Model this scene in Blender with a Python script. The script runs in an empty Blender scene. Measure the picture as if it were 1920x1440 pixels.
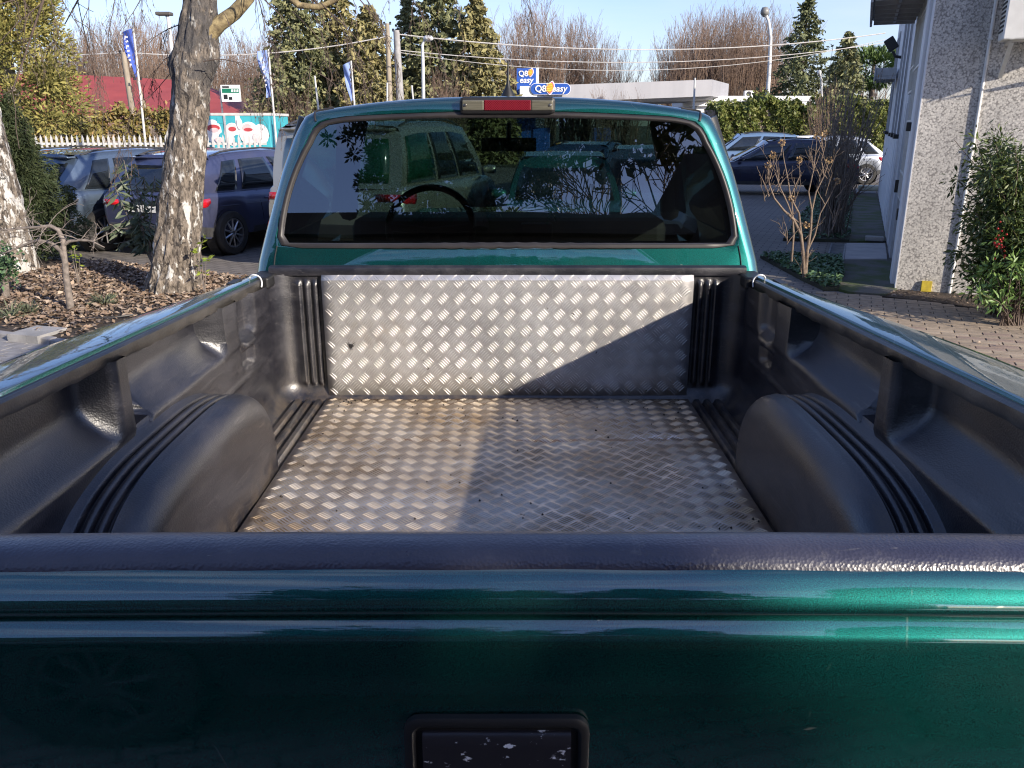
import bpy, math, random
import numpy as np
from mathutils import Vector, Matrix, Quaternion

random.seed(11)
rng = np.random.default_rng(11)
scn = bpy.context.scene
C = scn.collection
R = math.radians

# ------------------------------------------------------------------ camera, sky, sun, exposure
ZC, TH, FPX = 1.85, R(17.4), 1550.0
CT, ST = math.cos(TH), math.sin(TH)
cam_d = bpy.data.cameras.new('camera')
cam_d.sensor_width = 36.0
cam_d.lens = 36.0 * FPX / 1920.0
cam_d.clip_start, cam_d.clip_end = 0.02, 3000
cam = bpy.data.objects.new('camera', cam_d)
cam.location = (0, 0, ZC)
cam.rotation_euler = (math.pi / 2 - TH, 0, 0)
C.objects.link(cam)
scn.camera = cam

TO_SUN = Vector((1.83, -1.67, 1.0)).normalized()
SUN_EL = math.asin(TO_SUN.z)
SUN_AZ = math.atan2(TO_SUN.x, TO_SUN.y)
world = bpy.data.worlds.new('World')
scn.world = world
world.use_nodes = True
wn, wl = world.node_tree.nodes, world.node_tree.links
sky = wn.new('ShaderNodeTexSky')
sky.sky_type = 'NISHITA'
sky.sun_disc = False
sky.sun_elevation = SUN_EL
sky.sun_rotation = SUN_AZ
sky.air_density = 1.0
sky.dust_density = 0.6
sky.ozone_density = 2.0
bg = wn['Background']
bg.inputs[1].default_value = 0.12
geo = wn.new('ShaderNodeTexCoord')
cmap = wn.new('ShaderNodeMapping')
cmap.inputs['Scale'].default_value = (1.0, 1.0, 5.0)
wl.new(geo.outputs['Generated'], cmap.inputs[0])
cn = wn.new('ShaderNodeTexNoise')
cn.inputs['Scale'].default_value = 1.7
cn.inputs['Detail'].default_value = 7
cn.inputs['Roughness'].default_value = 0.55
wl.new(cmap.outputs[0], cn.inputs['Vector'])
cr = wn.new('ShaderNodeValToRGB')
cr.color_ramp.elements[0].position = 0.50
cr.color_ramp.elements[0].color = (0.0, 0.0, 0.0, 1)
cr.color_ramp.elements[1].position = 0.80
cr.color_ramp.elements[1].color = (0.62, 0.62, 0.62, 1)
wl.new(cn.outputs[0], cr.inputs[0])
cmix = wn.new('ShaderNodeMixRGB')
cmix.inputs[2].default_value = (4.7, 5.2, 6.2, 1)
wl.new(cr.outputs[0], cmix.inputs[0])
tint = wn.new('ShaderNodeMixRGB')
tint.blend_type = 'MULTIPLY'
tint.inputs[0].default_value = 1.0
tint.inputs[2].default_value = (0.93, 0.93, 1.20, 1)
wl.new(sky.outputs[0], tint.inputs[1])
wl.new(tint.outputs[0], cmix.inputs[1])
wl.new(cmix.outputs[0], bg.inputs[0])

sun_d = bpy.data.lights.new('sun', 'SUN')
sun_d.energy = 4.6
sun_d.angle = R(0.55)
sun_d.color = (1.0, 0.90, 0.76)
sun = bpy.data.objects.new('sun', sun_d)
sun.rotation_euler = TO_SUN.to_track_quat('Z', 'Y').to_euler()
sun.location = TO_SUN * 60
C.objects.link(sun)

scn.view_settings.view_transform = 'Standard'
scn.view_settings.look = 'None'
scn.view_settings.gamma = 1.0
scn.view_settings.exposure = 0.68
scn.view_settings.use_curve_mapping = False
scn.render.engine = 'CYCLES'
scn.cycles.use_denoising = True
scn.cycles.filter_width = 1.15
scn.cycles.max_bounces = 8
scn.cycles.transparent_max_bounces = 16
scn.cycles.sample_clamp_indirect = 6.0

# ------------------------------------------------------------------ helpers: survey of the place
def U(px, py, Y):
    """the point of the plane y = Y sighted at a photo pixel"""
    xc, yc = (px - 960) / FPX, (720 - py) / FPX
    dy, dz = CT + yc * ST, -ST + yc * CT
    t = Y / dy
    return Vector((xc * t, Y, ZC + dz * t))

def G(px, py, z=0.0):
    """the point of the level z sighted at a photo pixel"""
    xc, yc = (px - 960) / FPX, (720 - py) / FPX
    dy, dz = CT + yc * ST, -ST + yc * CT
    t = (z - ZC) / dz
    return Vector((xc * t, dy * t, z))

D1 = Vector((0.378, 0.926, 0)).normalized()     # the two directions of the car park and the building
D2 = Vector((0.926, -0.378, 0)).normalized()
LOT = -math.atan2(D1.x, D1.y)

def sm(a, b, x):
    t = min(1.0, max(0.0, (x - a) / (b - a)))
    return t * t * (3 - 2 * t)

def box01(x, a, b, e):
    return sm(a - e, a + e, x) * (1 - sm(b - e, b + e, x))

def lerp(a, b, t):
    return a + (b - a) * t

def interp(xs, ys, x):
    return float(np.interp(x, xs, ys))

# ------------------------------------------------------------------ helpers: meshes
class MB:
    def __init__(self):
        self.v, self.f = [], []

    def add(self, vs, fs):
        o = len(self.v)
        self.v.extend([tuple(p) for p in vs])
        self.f.extend([tuple(o + i for i in f) for f in fs])
        return self

    def box(self, x0, x1, y0, y1, z0, z1, M=None):
        p = [(x, y, z) for z in (z0, z1) for y in (y0, y1) for x in (x0, x1)]
        if M is not None:
            p = [M @ Vector(q) for q in p]
        return self.add(p, [(0, 2, 3, 1), (4, 5, 7, 6), (0, 1, 5, 4), (2, 6, 7, 3), (0, 4, 6, 2), (1, 3, 7, 5)])

    def quad(self, a, b, c, d):
        return self.add([a, b, c, d], [(0, 1, 2, 3)])

    def poly(self, pts):
        return self.add(pts, [tuple(range(len(pts)))])

    def slab(self, pts, z0, z1):
        """prism over a ground polygon"""
        n = len(pts)
        v = [(p[0], p[1], z0) for p in pts] + [(p[0], p[1], z1) for p in pts]
        f = [tuple(range(n - 1, -1, -1)), tuple(range(n, 2 * n))]
        f += [(i, (i + 1) % n, n + (i + 1) % n, n + i) for i in range(n)]
        return self.add(v, f)

    def grid(self, rows, closed=False, flip=False):
        nr, nc = len(rows), len(rows[0])
        v = [p for r in rows for p in r]
        f = []
        for i in range(nr - 1):
            for j in range(nc if closed else nc - 1):
                k = (j + 1) % nc
                q = (i * nc + j, i * nc + k, (i + 1) * nc + k, (i + 1) * nc + j)
                f.append(q[::-1] if flip else q)
        return self.add(v, f)

    def tube(self, pts, rad, n=8, cap=True):
        pts = [Vector(p) for p in pts]
        m = len(pts)
        rad = [rad] * m if isinstance(rad, (int, float)) else rad
        t0 = (pts[1] - pts[0]).normalized()
        a = t0.orthogonal().normalized()
        rows = []
        for i in range(m):
            t = (pts[min(i + 1, m - 1)] - pts[max(i - 1, 0)]).normalized()
            a = (a - t * a.dot(t))
            a = a.normalized() if a.length > 1e-6 else t.orthogonal().normalized()
            b = t.cross(a)
            rows.append([pts[i] + (a * math.cos(2 * math.pi * k / n) + b * math.sin(2 * math.pi * k / n)) * rad[i] for k in range(n)])
        o = len(self.v)
        self.grid(rows, closed=True)
        if cap:
            self.f.append(tuple(o + k for k in range(n - 1, -1, -1)))
            self.f.append(tuple(o + (m - 1) * n + k for k in range(n)))
        return self

    def lathe(self, prof, M=None, n=24):
        """prof: (radius, height) pairs round local z"""
        rows = []
        for r, h in prof:
            row = [Vector((r * math.cos(2 * math.pi * k / n), r * math.sin(2 * math.pi * k / n), h)) for k in range(n)]
            rows.append([M @ p for p in row] if M is not None else row)
        return self.grid(rows, closed=True)

    def rounded(self, w, h, r, depth, M, n=5):
        """rounded rectangle plate, w x h in local x/z, depth along local y (towards -y)"""
        pts = rrect(w, h, r, n)
        k = len(pts)
        v = [M @ Vector((x, 0, z)) for x, z in pts] + [M @ Vector((x, -depth, z)) for x, z in pts]
        f = [tuple(range(k, 2 * k)), tuple(range(k - 1, -1, -1))] + [(i, (i + 1) % k, k + (i + 1) % k, k + i) for i in range(k)]
        return self.add(v, f)

    def build(self, name, mat, parent=None, smooth=None, bevel=0, data=None):
        me = data or bpy.data.meshes.new(name)
        if data is None:
            me.from_pydata([tuple(p) for p in self.v], [], self.f)
            me.update()
        return link(name, me, mat, parent, smooth, bevel)

def rrect(w, h, r, n=5):
    pts = []
    for cx, cz, a0 in ((w / 2 - r, h / 2 - r, 0), (-w / 2 + r, h / 2 - r, 90), (-w / 2 + r, -h / 2 + r, 180), (w / 2 - r, -h / 2 + r, 270)):
        for k in range(n + 1):
            a = R(a0 + 90 * k / n)
            pts.append((cx + r * math.cos(a), cz + r * math.sin(a)))
    return pts

def link(name, me, mat, parent=None, smooth=None, bevel=0):
    if mat is not None and not me.materials:
        me.materials.append(mat)
    if smooth:
        me.shade_smooth()
        me.set_sharp_from_angle(angle=R(smooth))
    o = bpy.data.objects.new(name, me)
    C.objects.link(o)
    if parent is not None:
        o.parent = parent
        if parent.get('_world') is not None:
            o.location = list(parent['_world'])
    if bevel:
        b = o.modifiers.new('bevel', 'BEVEL')
        b.width, b.segments, b.limit_method, b.angle_limit = bevel, 2, 'ANGLE', R(40)
    return o

def tag(o, label=None, cat=None, group=None, kind=None):
    for k, v in (('label', label), ('category', cat), ('group', group), ('kind', kind)):
        if v:
            o[k] = v
    return o

def thing(name, label, cat, loc=(0, 0, 0), rz=0.0, group=None, world=False):
    """Empty at a thing's base; world=True: its parts are given in world coordinates"""
    o = bpy.data.objects.new(name, None)
    o.location = loc
    o.rotation_euler = (0, 0, rz)
    o.empty_display_size = 0.2
    C.objects.link(o)
    if world:
        o['_world'] = [-float(c) for c in loc]
    return tag(o, label, cat, group)

def copy_tree(o, parent=None):
    c = o.copy()
    C.objects.link(c)
    c.parent = parent
    for ch in list(o.children):
        copy_tree(ch, c)
    return c

def np_mesh(name, V, F):
    me = bpy.data.meshes.new(name)
    V = np.asarray(V, dtype=np.float32)
    F = np.asarray(F, dtype=np.int32)
    n, k = F.shape
    me.vertices.add(len(V))
    me.vertices.foreach_set('co', V.ravel())
    me.loops.add(n * k)
    me.loops.foreach_set('vertex_index', F.ravel())
    me.polygons.add(n)
    me.polygons.foreach_set('loop_start', np.arange(0, n * k, k, dtype=np.int32))
    me.polygons.foreach_set('loop_total', np.full(n, k, dtype=np.int32))
    me.update(calc_edges=True)
    return me

def unit(a):
    return a / (np.linalg.norm(a, axis=1, keepdims=True) + 1e-9)

def leaf_mesh(name, cen, dirs, size, aspect=0.4, fold=0.12, up=None):
    """one folded diamond leaf per centre"""
    cen = np.asarray(cen, float)
    n = len(cen)
    d = unit(np.asarray(dirs, float))
    size = np.broadcast_to(np.asarray(size, float), (n,))[:, None]
    rnd = rng.normal(size=(n, 3)) if up is None else np.broadcast_to(np.asarray(up, float), (n, 3)) + rng.normal(size=(n, 3)) * 0.35
    r = unit(np.cross(d, rnd))
    u = np.cross(r, d)
    base, tip = cen - d * size * 0.5, cen + d * size * 0.5
    l = cen + r * size * aspect * 0.5 + u * size * fold
    q = cen - r * size * aspect * 0.5 + u * size * fold
    V = np.stack([base, l, tip, q], 1).reshape(-1, 3)
    i = np.arange(n)[:, None] * 4
    F = np.concatenate([np.hstack([i, i + 1, i + 2]), np.hstack([i, i + 2, i + 3])], 0)
    return np_mesh(name, V, F)

def seg_mesh(name, segs, n=3):
    """segs: list of (p0, p1, r0, r1) -> open n-sided tubes in one mesh"""
    P0 = np.array([s[0] for s in segs], float)
    P1 = np.array([s[1] for s in segs], float)
    r0 = np.array([s[2] for s in segs])[:, None]
    r1 = np.array([s[3] for s in segs])[:, None]
    t = unit(P1 - P0)
    ref = np.where(np.abs(t[:, 2:3]) > 0.9, np.array([[1.0, 0, 0]]), np.array([[0, 0, 1.0]]))
    a = unit(np.cross(t, ref))
    b = np.cross(t, a)
    ring = []
    for P, r in ((P0, r0), (P1, r1)):
        for k in range(n):
            c, s = math.cos(2 * math.pi * k / n), math.sin(2 * math.pi * k / n)
            ring.append(P + (a * c + b * s) * r)
    V = np.stack(ring, 1).reshape(-1, 3)
    i = np.arange(len(segs)) * 2 * n
    F = np.concatenate([np.stack([i + k, i + (k + 1) % n, i + n + (k + 1) % n, i + n + k], 1) for k in range(n)], 0)
    return np_mesh(name, V, F)

def grow(segs, p, d, length, r, depth, rnd, kids=(3, 5), ang=(25, 55), ratio=(0.45, 0.7), wob=0.12, trop=0.06, nseg=5, start=0.25, rtip=0.35, rmin=0.004):
    """recursive bare branching; appends (p0, p1, r0, r1)"""
    p, d = Vector(p), Vector(d).normalized()
    nk = rnd.randint(*kids) if depth > 0 else 0
    ts = sorted(start + (1 - start) * (k + rnd.random()) / max(nk, 1) for k in range(nk))
    step = length / nseg
    for i in range(nseg):
        d = (d + Vector((rnd.uniform(-1, 1), rnd.uniform(-1, 1), rnd.uniform(-1, 1))) * wob + Vector((0, 0, trop))).normalized()
        q = p + d * step
        ra, rb = r * lerp(1, rtip, i / nseg), r * lerp(1, rtip, (i + 1) / nseg)
        segs.append((tuple(p), tuple(q), max(ra, rmin), max(rb, rmin)))
        while ts and ts[0] <= (i + 1) / nseg:
            t = ts.pop(0)
            a = d.orthogonal().normalized()
            a.rotate(Quaternion(d, rnd.uniform(0, 2 * math.pi)))
            ag = R(rnd.uniform(*ang))
            cd = d * math.cos(ag) + a * math.sin(ag)
            grow(segs, p.lerp(q, rnd.random()), cd, length * rnd.uniform(*ratio) * (1.15 - 0.5 * t), rb * rnd.uniform(0.5, 0.75), depth - 1, rnd,
                 kids, ang, ratio, wob * 1.15, trop, max(3, nseg - 1), start * 0.7, rtip, rmin)
        p = q
    return segs

# ------------------------------------------------------------------ helpers: materials
def nodes_of(name):
    m = bpy.data.materials.new(name)
    m.use_nodes = True
    return m, m.node_tree.nodes, m.node_tree.links, m.node_tree.nodes['Principled BSDF']

def noise(N, L, scale, detail=4, rough=0.55, src='Object', stretch=None, dist=0.0):
    tc = N.new('ShaderNodeTexCoord')
    t = N.new('ShaderNodeTexNoise')
    t.inputs['Scale'].default_value = scale
    t.inputs['Detail'].default_value = detail
    t.inputs['Roughness'].default_value = rough
    t.inputs['Distortion'].default_value = dist
    if stretch:
        mp = N.new('ShaderNodeMapping')
        mp.inputs['Scale'].default_value = stretch
        L.new(tc.outputs[src], mp.inputs[0])
        L.new(mp.outputs[0], t.inputs['Vector'])
    else:
        L.new(tc.outputs[src], t.inputs['Vector'])
    return t.outputs[0]

def ramp(N, L, fac, stops):
    r = N.new('ShaderNodeValToRGB')
    e = r.color_ramp.elements
    while len(e) < len(stops):
        e.new(0.5)
    for el, (p, c) in zip(e, stops):
        el.position = p
        el.color = (*c, 1) if len(c) == 3 else c
    L.new(fac, r.inputs[0])
    return r.outputs[0]

def mixc(N, L, fac, a, b, mode='MIX'):
    m = N.new('ShaderNodeMixRGB')
    m.blend_type = mode
    for i, v in ((0, fac), (1, a), (2, b)):
        if isinstance(v, (int, float)):
            m.inputs[i].default_value = v
        elif isinstance(v, (tuple, list)):
            m.inputs[i].default_value = (*v, 1) if len(v) == 3 else v
        else:
            L.new(v, m.inputs[i])
    return m.outputs[0]

def math_(N, L, op, a, b=None):
    m = N.new('ShaderNodeMath')
    m.operation = op
    for i, v in ((0, a), (1, b)):
        if v is None:
            continue
        if isinstance(v, (int, float)):
            m.inputs[i].default_value = v
        else:
            L.new(v, m.inputs[i])
    return m.outputs[0]

def bump(N, L, B, height, strength=0.3, dist=0.01, normal=None):
    b = N.new('ShaderNodeBump')
    b.inputs['Strength'].default_value = strength
    b.inputs['Distance'].default_value = dist
    L.new(height, b.inputs['Height'])
    if normal is not None:
        L.new(normal, b.inputs['Normal'])
    L.new(b.outputs[0], B.inputs['Normal'])
    return b.outputs[0]

def mat(name, c1, c2=None, rough=0.6, metal=0.0, scale=6.0, detail=5, bs=None, bstr=0.25, bdist=0.01, coat=0.0, spec=0.5, lo=0.35, hi=0.65, stretch=None, rvar=0.0, src='Object'):
    m, N, L, B = nodes_of(name)
    B.inputs['Roughness'].default_value = rough
    B.inputs['Metallic'].default_value = metal
    B.inputs['Coat Weight'].default_value = coat
    B.inputs['Coat Roughness'].default_value = 0.03
    B.inputs['Specular IOR Level'].default_value = spec
    if c2 is None:
        c2 = tuple(x * 0.8 for x in c1)
    nz = noise(N, L, scale, detail, src=src, stretch=stretch)
    L.new(ramp(N, L, nz, [(lo, c2), (hi, c1)]), B.inputs['Base Color'])
    if rvar:
        r = ramp(N, L, noise(N, L, scale * 2.3, 4, src=src), [(0.3, (rough - rvar,) * 3), (0.7, (rough + rvar,) * 3)])
        L.new(r, B.inputs['Roughness'])
    if bs:
        bump(N, L, B, noise(N, L, bs, 4, src=src), bstr, bdist)
    return m

def island_mat(name, cols, rough=0.55, trans=0.0, spec=0.35):
    """colour picked leaf by leaf"""
    m, N, L, B = nodes_of(name)
    g = N.new('ShaderNodeNewGeometry')
    k = len(cols)
    col = ramp(N, L, g.outputs['Random Per Island'], [(i / (k - 1) if k > 1 else 0, c) for i, c in enumerate(cols)])
    L.new(col, B.inputs['Base Color'])
    B.inputs['Roughness'].default_value = rough
    B.inputs['Specular IOR Level'].default_value = spec
    if trans:
        t = N.new('ShaderNodeBsdfTranslucent')
        L.new(col, t.inputs[0])
        mx = N.new('ShaderNodeMixShader')
        mx.inputs[0].default_value = trans
        L.new(B.outputs[0], mx.inputs[1])
        L.new(t.outputs[0], mx.inputs[2])
        L.new(mx.outputs[0], N['Material Output'].inputs[0])
    return m

def tinted_glass(name, tint, ior=1.9):
    m, N, L, B = nodes_of(name)
    N.remove(B)
    fr = N.new('ShaderNodeFresnel')
    fr.inputs[0].default_value = ior
    tr = N.new('ShaderNodeBsdfTransparent')
    tr.inputs[0].default_value = (*tint, 1)
    gl = N.new('ShaderNodeBsdfGlossy')
    gl.inputs['Roughness'].default_value = 0.0
    mx = N.new('ShaderNodeMixShader')
    L.new(fr.outputs[0], mx.inputs[0])
    L.new(tr.outputs[0], mx.inputs[1])
    L.new(gl.outputs[0], mx.inputs[2])
    L.new(mx.outputs[0], N['Material Output'].inputs[0])
    return m

def car_paint(name, c, metal=0.6, rough=0.38, flake=0.0, dirt=0.15):
    m, N, L, B = nodes_of(name)
    nz = noise(N, L, 3.0, 5)
    col = mixc(N, L, ramp(N, L, nz, [(0.45, (0, 0, 0)), (0.75, (dirt,) * 3)]), c, (0.22, 0.2, 0.17))
    L.new(col, B.inputs['Base Color'])
    B.inputs['Metallic'].default_value = metal
    B.inputs['Roughness'].default_value = rough
    B.inputs['Coat Weight'].default_value = 1.0
    B.inputs['Coat Roughness'].default_value = 0.03
    return m

# ------------------------------------------------------------------ the pickup truck: materials
def truck_paint():
    m, N, L, B = nodes_of('metallic_green_paint')
    fl = noise(N, L, 1400, 2)
    base = mixc(N, L, ramp(N, L, fl, [(0.35, (0, 0, 0)), (0.7, (1, 1, 1))]), (0.0010, 0.040, 0.039), (0.007, 0.145, 0.132))
    dust = ramp(N, L, noise(N, L, 5.0, 8, 0.7), [(0.48, (0, 0, 0)), (0.85, (0.10,) * 3)])
    base = mixc(N, L, dust, base, (0.16, 0.17, 0.15))
    # chips and scuffs
    chip = ramp(N, L, noise(N, L, 26.0, 3, 0.5, stretch=(0.6, 1, 2.6)), [(0.745, (0, 0, 0)), (0.765, (1, 1, 1))])
    base = mixc(N, L, math_(N, L, 'MULTIPLY', chip, 0.5), base, (0.45, 0.45, 0.40))
    ln = ramp(N, L, noise(N, L, 3.2, 1, 0.4, stretch=(2.2, 1, 0.7), dist=0.3), [(0.4965, (0, 0, 0)), (0.499, (1, 1, 1)), (0.501, (1, 1, 1)), (0.5035, (0, 0, 0))])
    ln = math_(N, L, 'MULTIPLY', ln, ramp(N, L, noise(N, L, 5.5, 5, 0.7), [(0.58, (0, 0, 0)), (0.64, (0.25,) * 3)]))
    base = mixc(N, L, ln, base, (0.42, 0.45, 0.42))
    L.new(base, B.inputs['Base Color'])
    B.inputs['Metallic'].default_value = 0.9
    B.inputs['Roughness'].default_value = 0.44
    B.inputs['Coat Weight'].default_value = 1.0
    B.inputs['Coat IOR'].default_value = 2.3
    hz = ramp(N, L, noise(N, L, 9.0, 6, 0.65), [(0.4, (0.02,) * 3), (0.8, (0.10,) * 3)])
    L.new(hz, B.inputs['Coat Roughness'])
    b = N.new('ShaderNodeBump')
    b.inputs['Strength'].default_value = 0.03
    b.inputs['Distance'].default_value = 0.004
    L.new(noise(N, L, 40, 2), b.inputs['Height'])
    L.new(b.outputs[0], B.inputs['Coat Normal'])
    return m

def liner_plastic(name, c1, c2, rough, grain=260.0, gstr=0.35):
    m, N, L, B = nodes_of(name)
    scuff = noise(N, L, 7.0, 8, 0.7, stretch=(1, 0.5, 1.6))
    col = mixc(N, L, ramp(N, L, scuff, [(0.45, (0, 0, 0)), (0.72, (1, 1, 1))]), c1, c2)
    scr = ramp(N, L, noise(N, L, 60.0, 3, 0.6, stretch=(0.25, 1, 1.8), dist=1.5), [(0.70, (0, 0, 0)), (0.74, (0.5,) * 3)])
    col = mixc(N, L, scr, col, (0.17, 0.16, 0.15))
    fine = ramp(N, L, noise(N, L, 34.0, 7, 0.75, stretch=(1, 0.12, 2.4)), [(0.56, (0, 0, 0)), (0.70, (0.55,) * 3)])
    col = mixc(N, L, math_(N, L, 'MULTIPLY', fine, ramp(N, L, noise(N, L, 2.6, 4), [(0.42, (0, 0, 0)), (0.62, (1, 1, 1))])), col, (0.15, 0.14, 0.135))
    tcz = N.new('ShaderNodeTexCoord')
    spz = N.new('ShaderNodeSeparateXYZ')
    L.new(tcz.outputs['Object'], spz.inputs[0])
    foot = ramp(N, L, math_(N, L, 'MULTIPLY', math_(N, L, 'SUBTRACT', spz.outputs['Z'], 0.92), 4.0), [(0.0, (1, 1, 1)), (0.42, (0, 0, 0))])
    foot = math_(N, L, 'MULTIPLY', foot, ramp(N, L, noise(N, L, 16, 6, 0.7), [(0.42, (0, 0, 0)), (0.62, (0.8,) * 3)]))
    col = mixc(N, L, foot, col, (0.11, 0.085, 0.06))
    L.new(col, B.inputs['Base Color'])
    L.new(ramp(N, L, scuff, [(0.35, (rough - 0.07,) * 3), (0.7, (rough + 0.13,) * 3)]), B.inputs['Roughness'])
    B.inputs['Specular IOR Level'].default_value = 0.9
    v = N.new('ShaderNodeTexVoronoi')
    v.inputs['Scale'].default_value = grain
    tc = N.new('ShaderNodeTexCoord')
    L.new(tc.outputs['Object'], v.inputs['Vector'])
    n1 = bump(N, L, B, v.outputs['Distance'], gstr, 0.0012)
    bump(N, L, B, noise(N, L, 9, 3), 0.10, 0.01, n1)
    return m

def aluminium(name, dirt_lo, dirt_hi, brown, marks=False):
    m, N, L, B = nodes_of(name)
    a = noise(N, L, 4.0, 9, 0.72)
    b_ = noise(N, L, 13.0, 6, 0.65)
    col = mixc(N, L, ramp(N, L, b_, [(0.35, (0, 0, 0)), (0.7, (1, 1, 1))]), (0.50, 0.48, 0.475), (0.74, 0.72, 0.71))
    dirt = ramp(N, L, a, [(dirt_lo, (0, 0, 0)), (dirt_hi, (0.85,) * 3)])
    col = mixc(N, L, dirt, col, brown)
    spots = ramp(N, L, noise(N, L, 34.0, 2, 0.5), [(0.74, (0, 0, 0)), (0.77, (0.8,) * 3)])
    col = mixc(N, L, spots, col, (0.05, 0.035, 0.025))
    pale = ramp(N, L, noise(N, L, 6.5, 5, 0.6), [(0.68, (0, 0, 0)), (0.74, (0.45,) * 3)])
    col = mixc(N, L, pale, col, (0.8, 0.8, 0.82))
    if marks:                                         # rusty line across the sheet, dirt at the foot of the front panel, a pale paint smear
        tc = N.new('ShaderNodeTexCoord')
        sp = N.new('ShaderNodeSeparateXYZ')
        L.new(tc.outputs['Object'], sp.inputs[0])
        wob = math_(N, L, 'MULTIPLY', noise(N, L, 6, 4), 0.05)
        def band(y0, w, amt, c):
            nonlocal col
            d = math_(N, L, 'ABSOLUTE', math_(N, L, 'SUBTRACT', math_(N, L, 'ADD', sp.outputs['Y'], wob), y0 + 0.025))
            f = ramp(N, L, math_(N, L, 'DIVIDE', d, w), [(0.0, (amt,) * 3), (1.0, (0, 0, 0))])
            f = math_(N, L, 'MULTIPLY', f, ramp(N, L, noise(N, L, 9, 5), [(0.35, (0.2,) * 3), (0.6, (1, 1, 1))]))
            col = mixc(N, L, f, col, c)
        band(2.335, 0.016, 1.0, (0.20, 0.09, 0.035))
        band(2.73, 0.09, 0.9, (0.17, 0.09, 0.04))
        dx = math_(N, L, 'MULTIPLY', math_(N, L, 'SUBTRACT', sp.outputs['X'], 0.47), 0.45)
        dy = math_(N, L, 'SUBTRACT', sp.outputs['Y'], 2.35)
        dd = math_(N, L, 'SQRT', math_(N, L, 'ADD', math_(N, L, 'MULTIPLY', dx, dx), math_(N, L, 'MULTIPLY', dy, dy)))
        f = math_(N, L, 'MULTIPLY', ramp(N, L, dd, [(0.015, (1, 1, 1)), (0.055, (0, 0, 0))]), ramp(N, L, noise(N, L, 28, 5), [(0.42, (0, 0, 0)), (0.5, (1, 1, 1))]))
        col = mixc(N, L, f, col, (0.86, 0.86, 0.92))
    L.new(col, B.inputs['Base Color'])
    B.inputs['Metallic'].default_value = 0.72
    L.new(ramp(N, L, a, [(0.3, (0.30,) * 3), (0.7, (0.52,) * 3)]), B.inputs['Roughness'])
    bump(N, L, B, noise(N, L, 90, 5, 0.7, stretch=(1, 1, 1)), 0.12, 0.003)
    return m

M_PAINT = truck_paint()
M_LINER = liner_plastic('bed_liner_plastic', (0.010, 0.010, 0.015), (0.038, 0.036, 0.042), 0.36, 250.0, 0.30)
M_CAP = liner_plastic('leather_grain_plastic', (0.032, 0.031, 0.052), (0.05, 0.048, 0.07), 0.33, 300.0, 0.35)
M_FLANGE = liner_plastic('worn_flange_plastic', (0.018, 0.017, 0.016), (0.085, 0.075, 0.065), 0.36, 200.0, 0.2)
M_RUBBER = mat('black_rubber', (0.018, 0.016, 0.017), (0.03, 0.027, 0.027), 0.45)
M_DARK = mat('dark_plastic', (0.012, 0.012, 0.013), rough=0.5)
M_ALU = aluminium('aluminium_front_panel', 0.56, 0.86, (0.44, 0.34, 0.20))
M_ALUF = aluminium('aluminium_floor_plate', 0.36, 0.64, (0.26, 0.155, 0.062), True)
M_TREAD = mat('worn_tread', (0.68, 0.665, 0.65), (0.46, 0.44, 0.41), 0.40, 0.72, scale=5, detail=8)
M_TREADF = mat('worn_floor_tread', (0.72, 0.63, 0.50), (0.36, 0.26, 0.155), 0.36, 0.72, scale=4.5, detail=9)
M_CHROME = mat('worn_steel', (0.6, 0.6, 0.6), (0.4, 0.38, 0.36), 0.3, 1.0)
M_GLASS = tinted_glass('tinted_rear_glass', (0.11, 0.155, 0.14), 2.6)
M_DOORG = tinted_glass('door_glass', (0.05, 0.06, 0.058), 1.4)
M_WIND = tinted_glass('windshield_glass', (0.72, 0.9, 0.84), 1.45)
M_CORD = mat('white_cord', (0.75, 0.76, 0.78), rough=0.6)
M_TYRE = mat('tyre_rubber', (0.02, 0.02, 0.02), (0.035, 0.033, 0.03), 0.8)
M_INT = mat('cab_trim', (0.045, 0.04, 0.034), (0.03, 0.027, 0.024), 0.7, bs=200, bstr=0.2)
M_SEAT = mat('seat_cloth', (0.022, 0.02, 0.021), (0.013, 0.012, 0.013), 0.9)

# ------------------------------------------------------------------ the pickup truck: build
TRUCK = thing('pickup_truck', 'dark green metallic pickup truck seen over its tailgate into the open lined bed', 'pickup truck', (-0.015, 3.2, 0), world=True)
TRUCK['_world'] = [0.0, -3.2, 0.0]

def zr(y):                                           # height of the bed rails, rising a little to the rear
    return 1.382 + 0.043 * (2.6 - y)

def xo(y):                                           # outer edge of the rails: the flank swells over the wheel
    return 0.868 + 0.082 * sm(2.62, 1.45, y) if y < 2.62 else 0.868

def sm_inv(y):
    t = min(1, max(0, (2.62 - y) / 1.17))
    return t * t * (3 - 2 * t)

def xo(y):
    return 0.868 + 0.082 * sm_inv(y)

YS = [0.72 + 0.03 * i for i in range(69)]            # 0.72 .. 2.76

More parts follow.
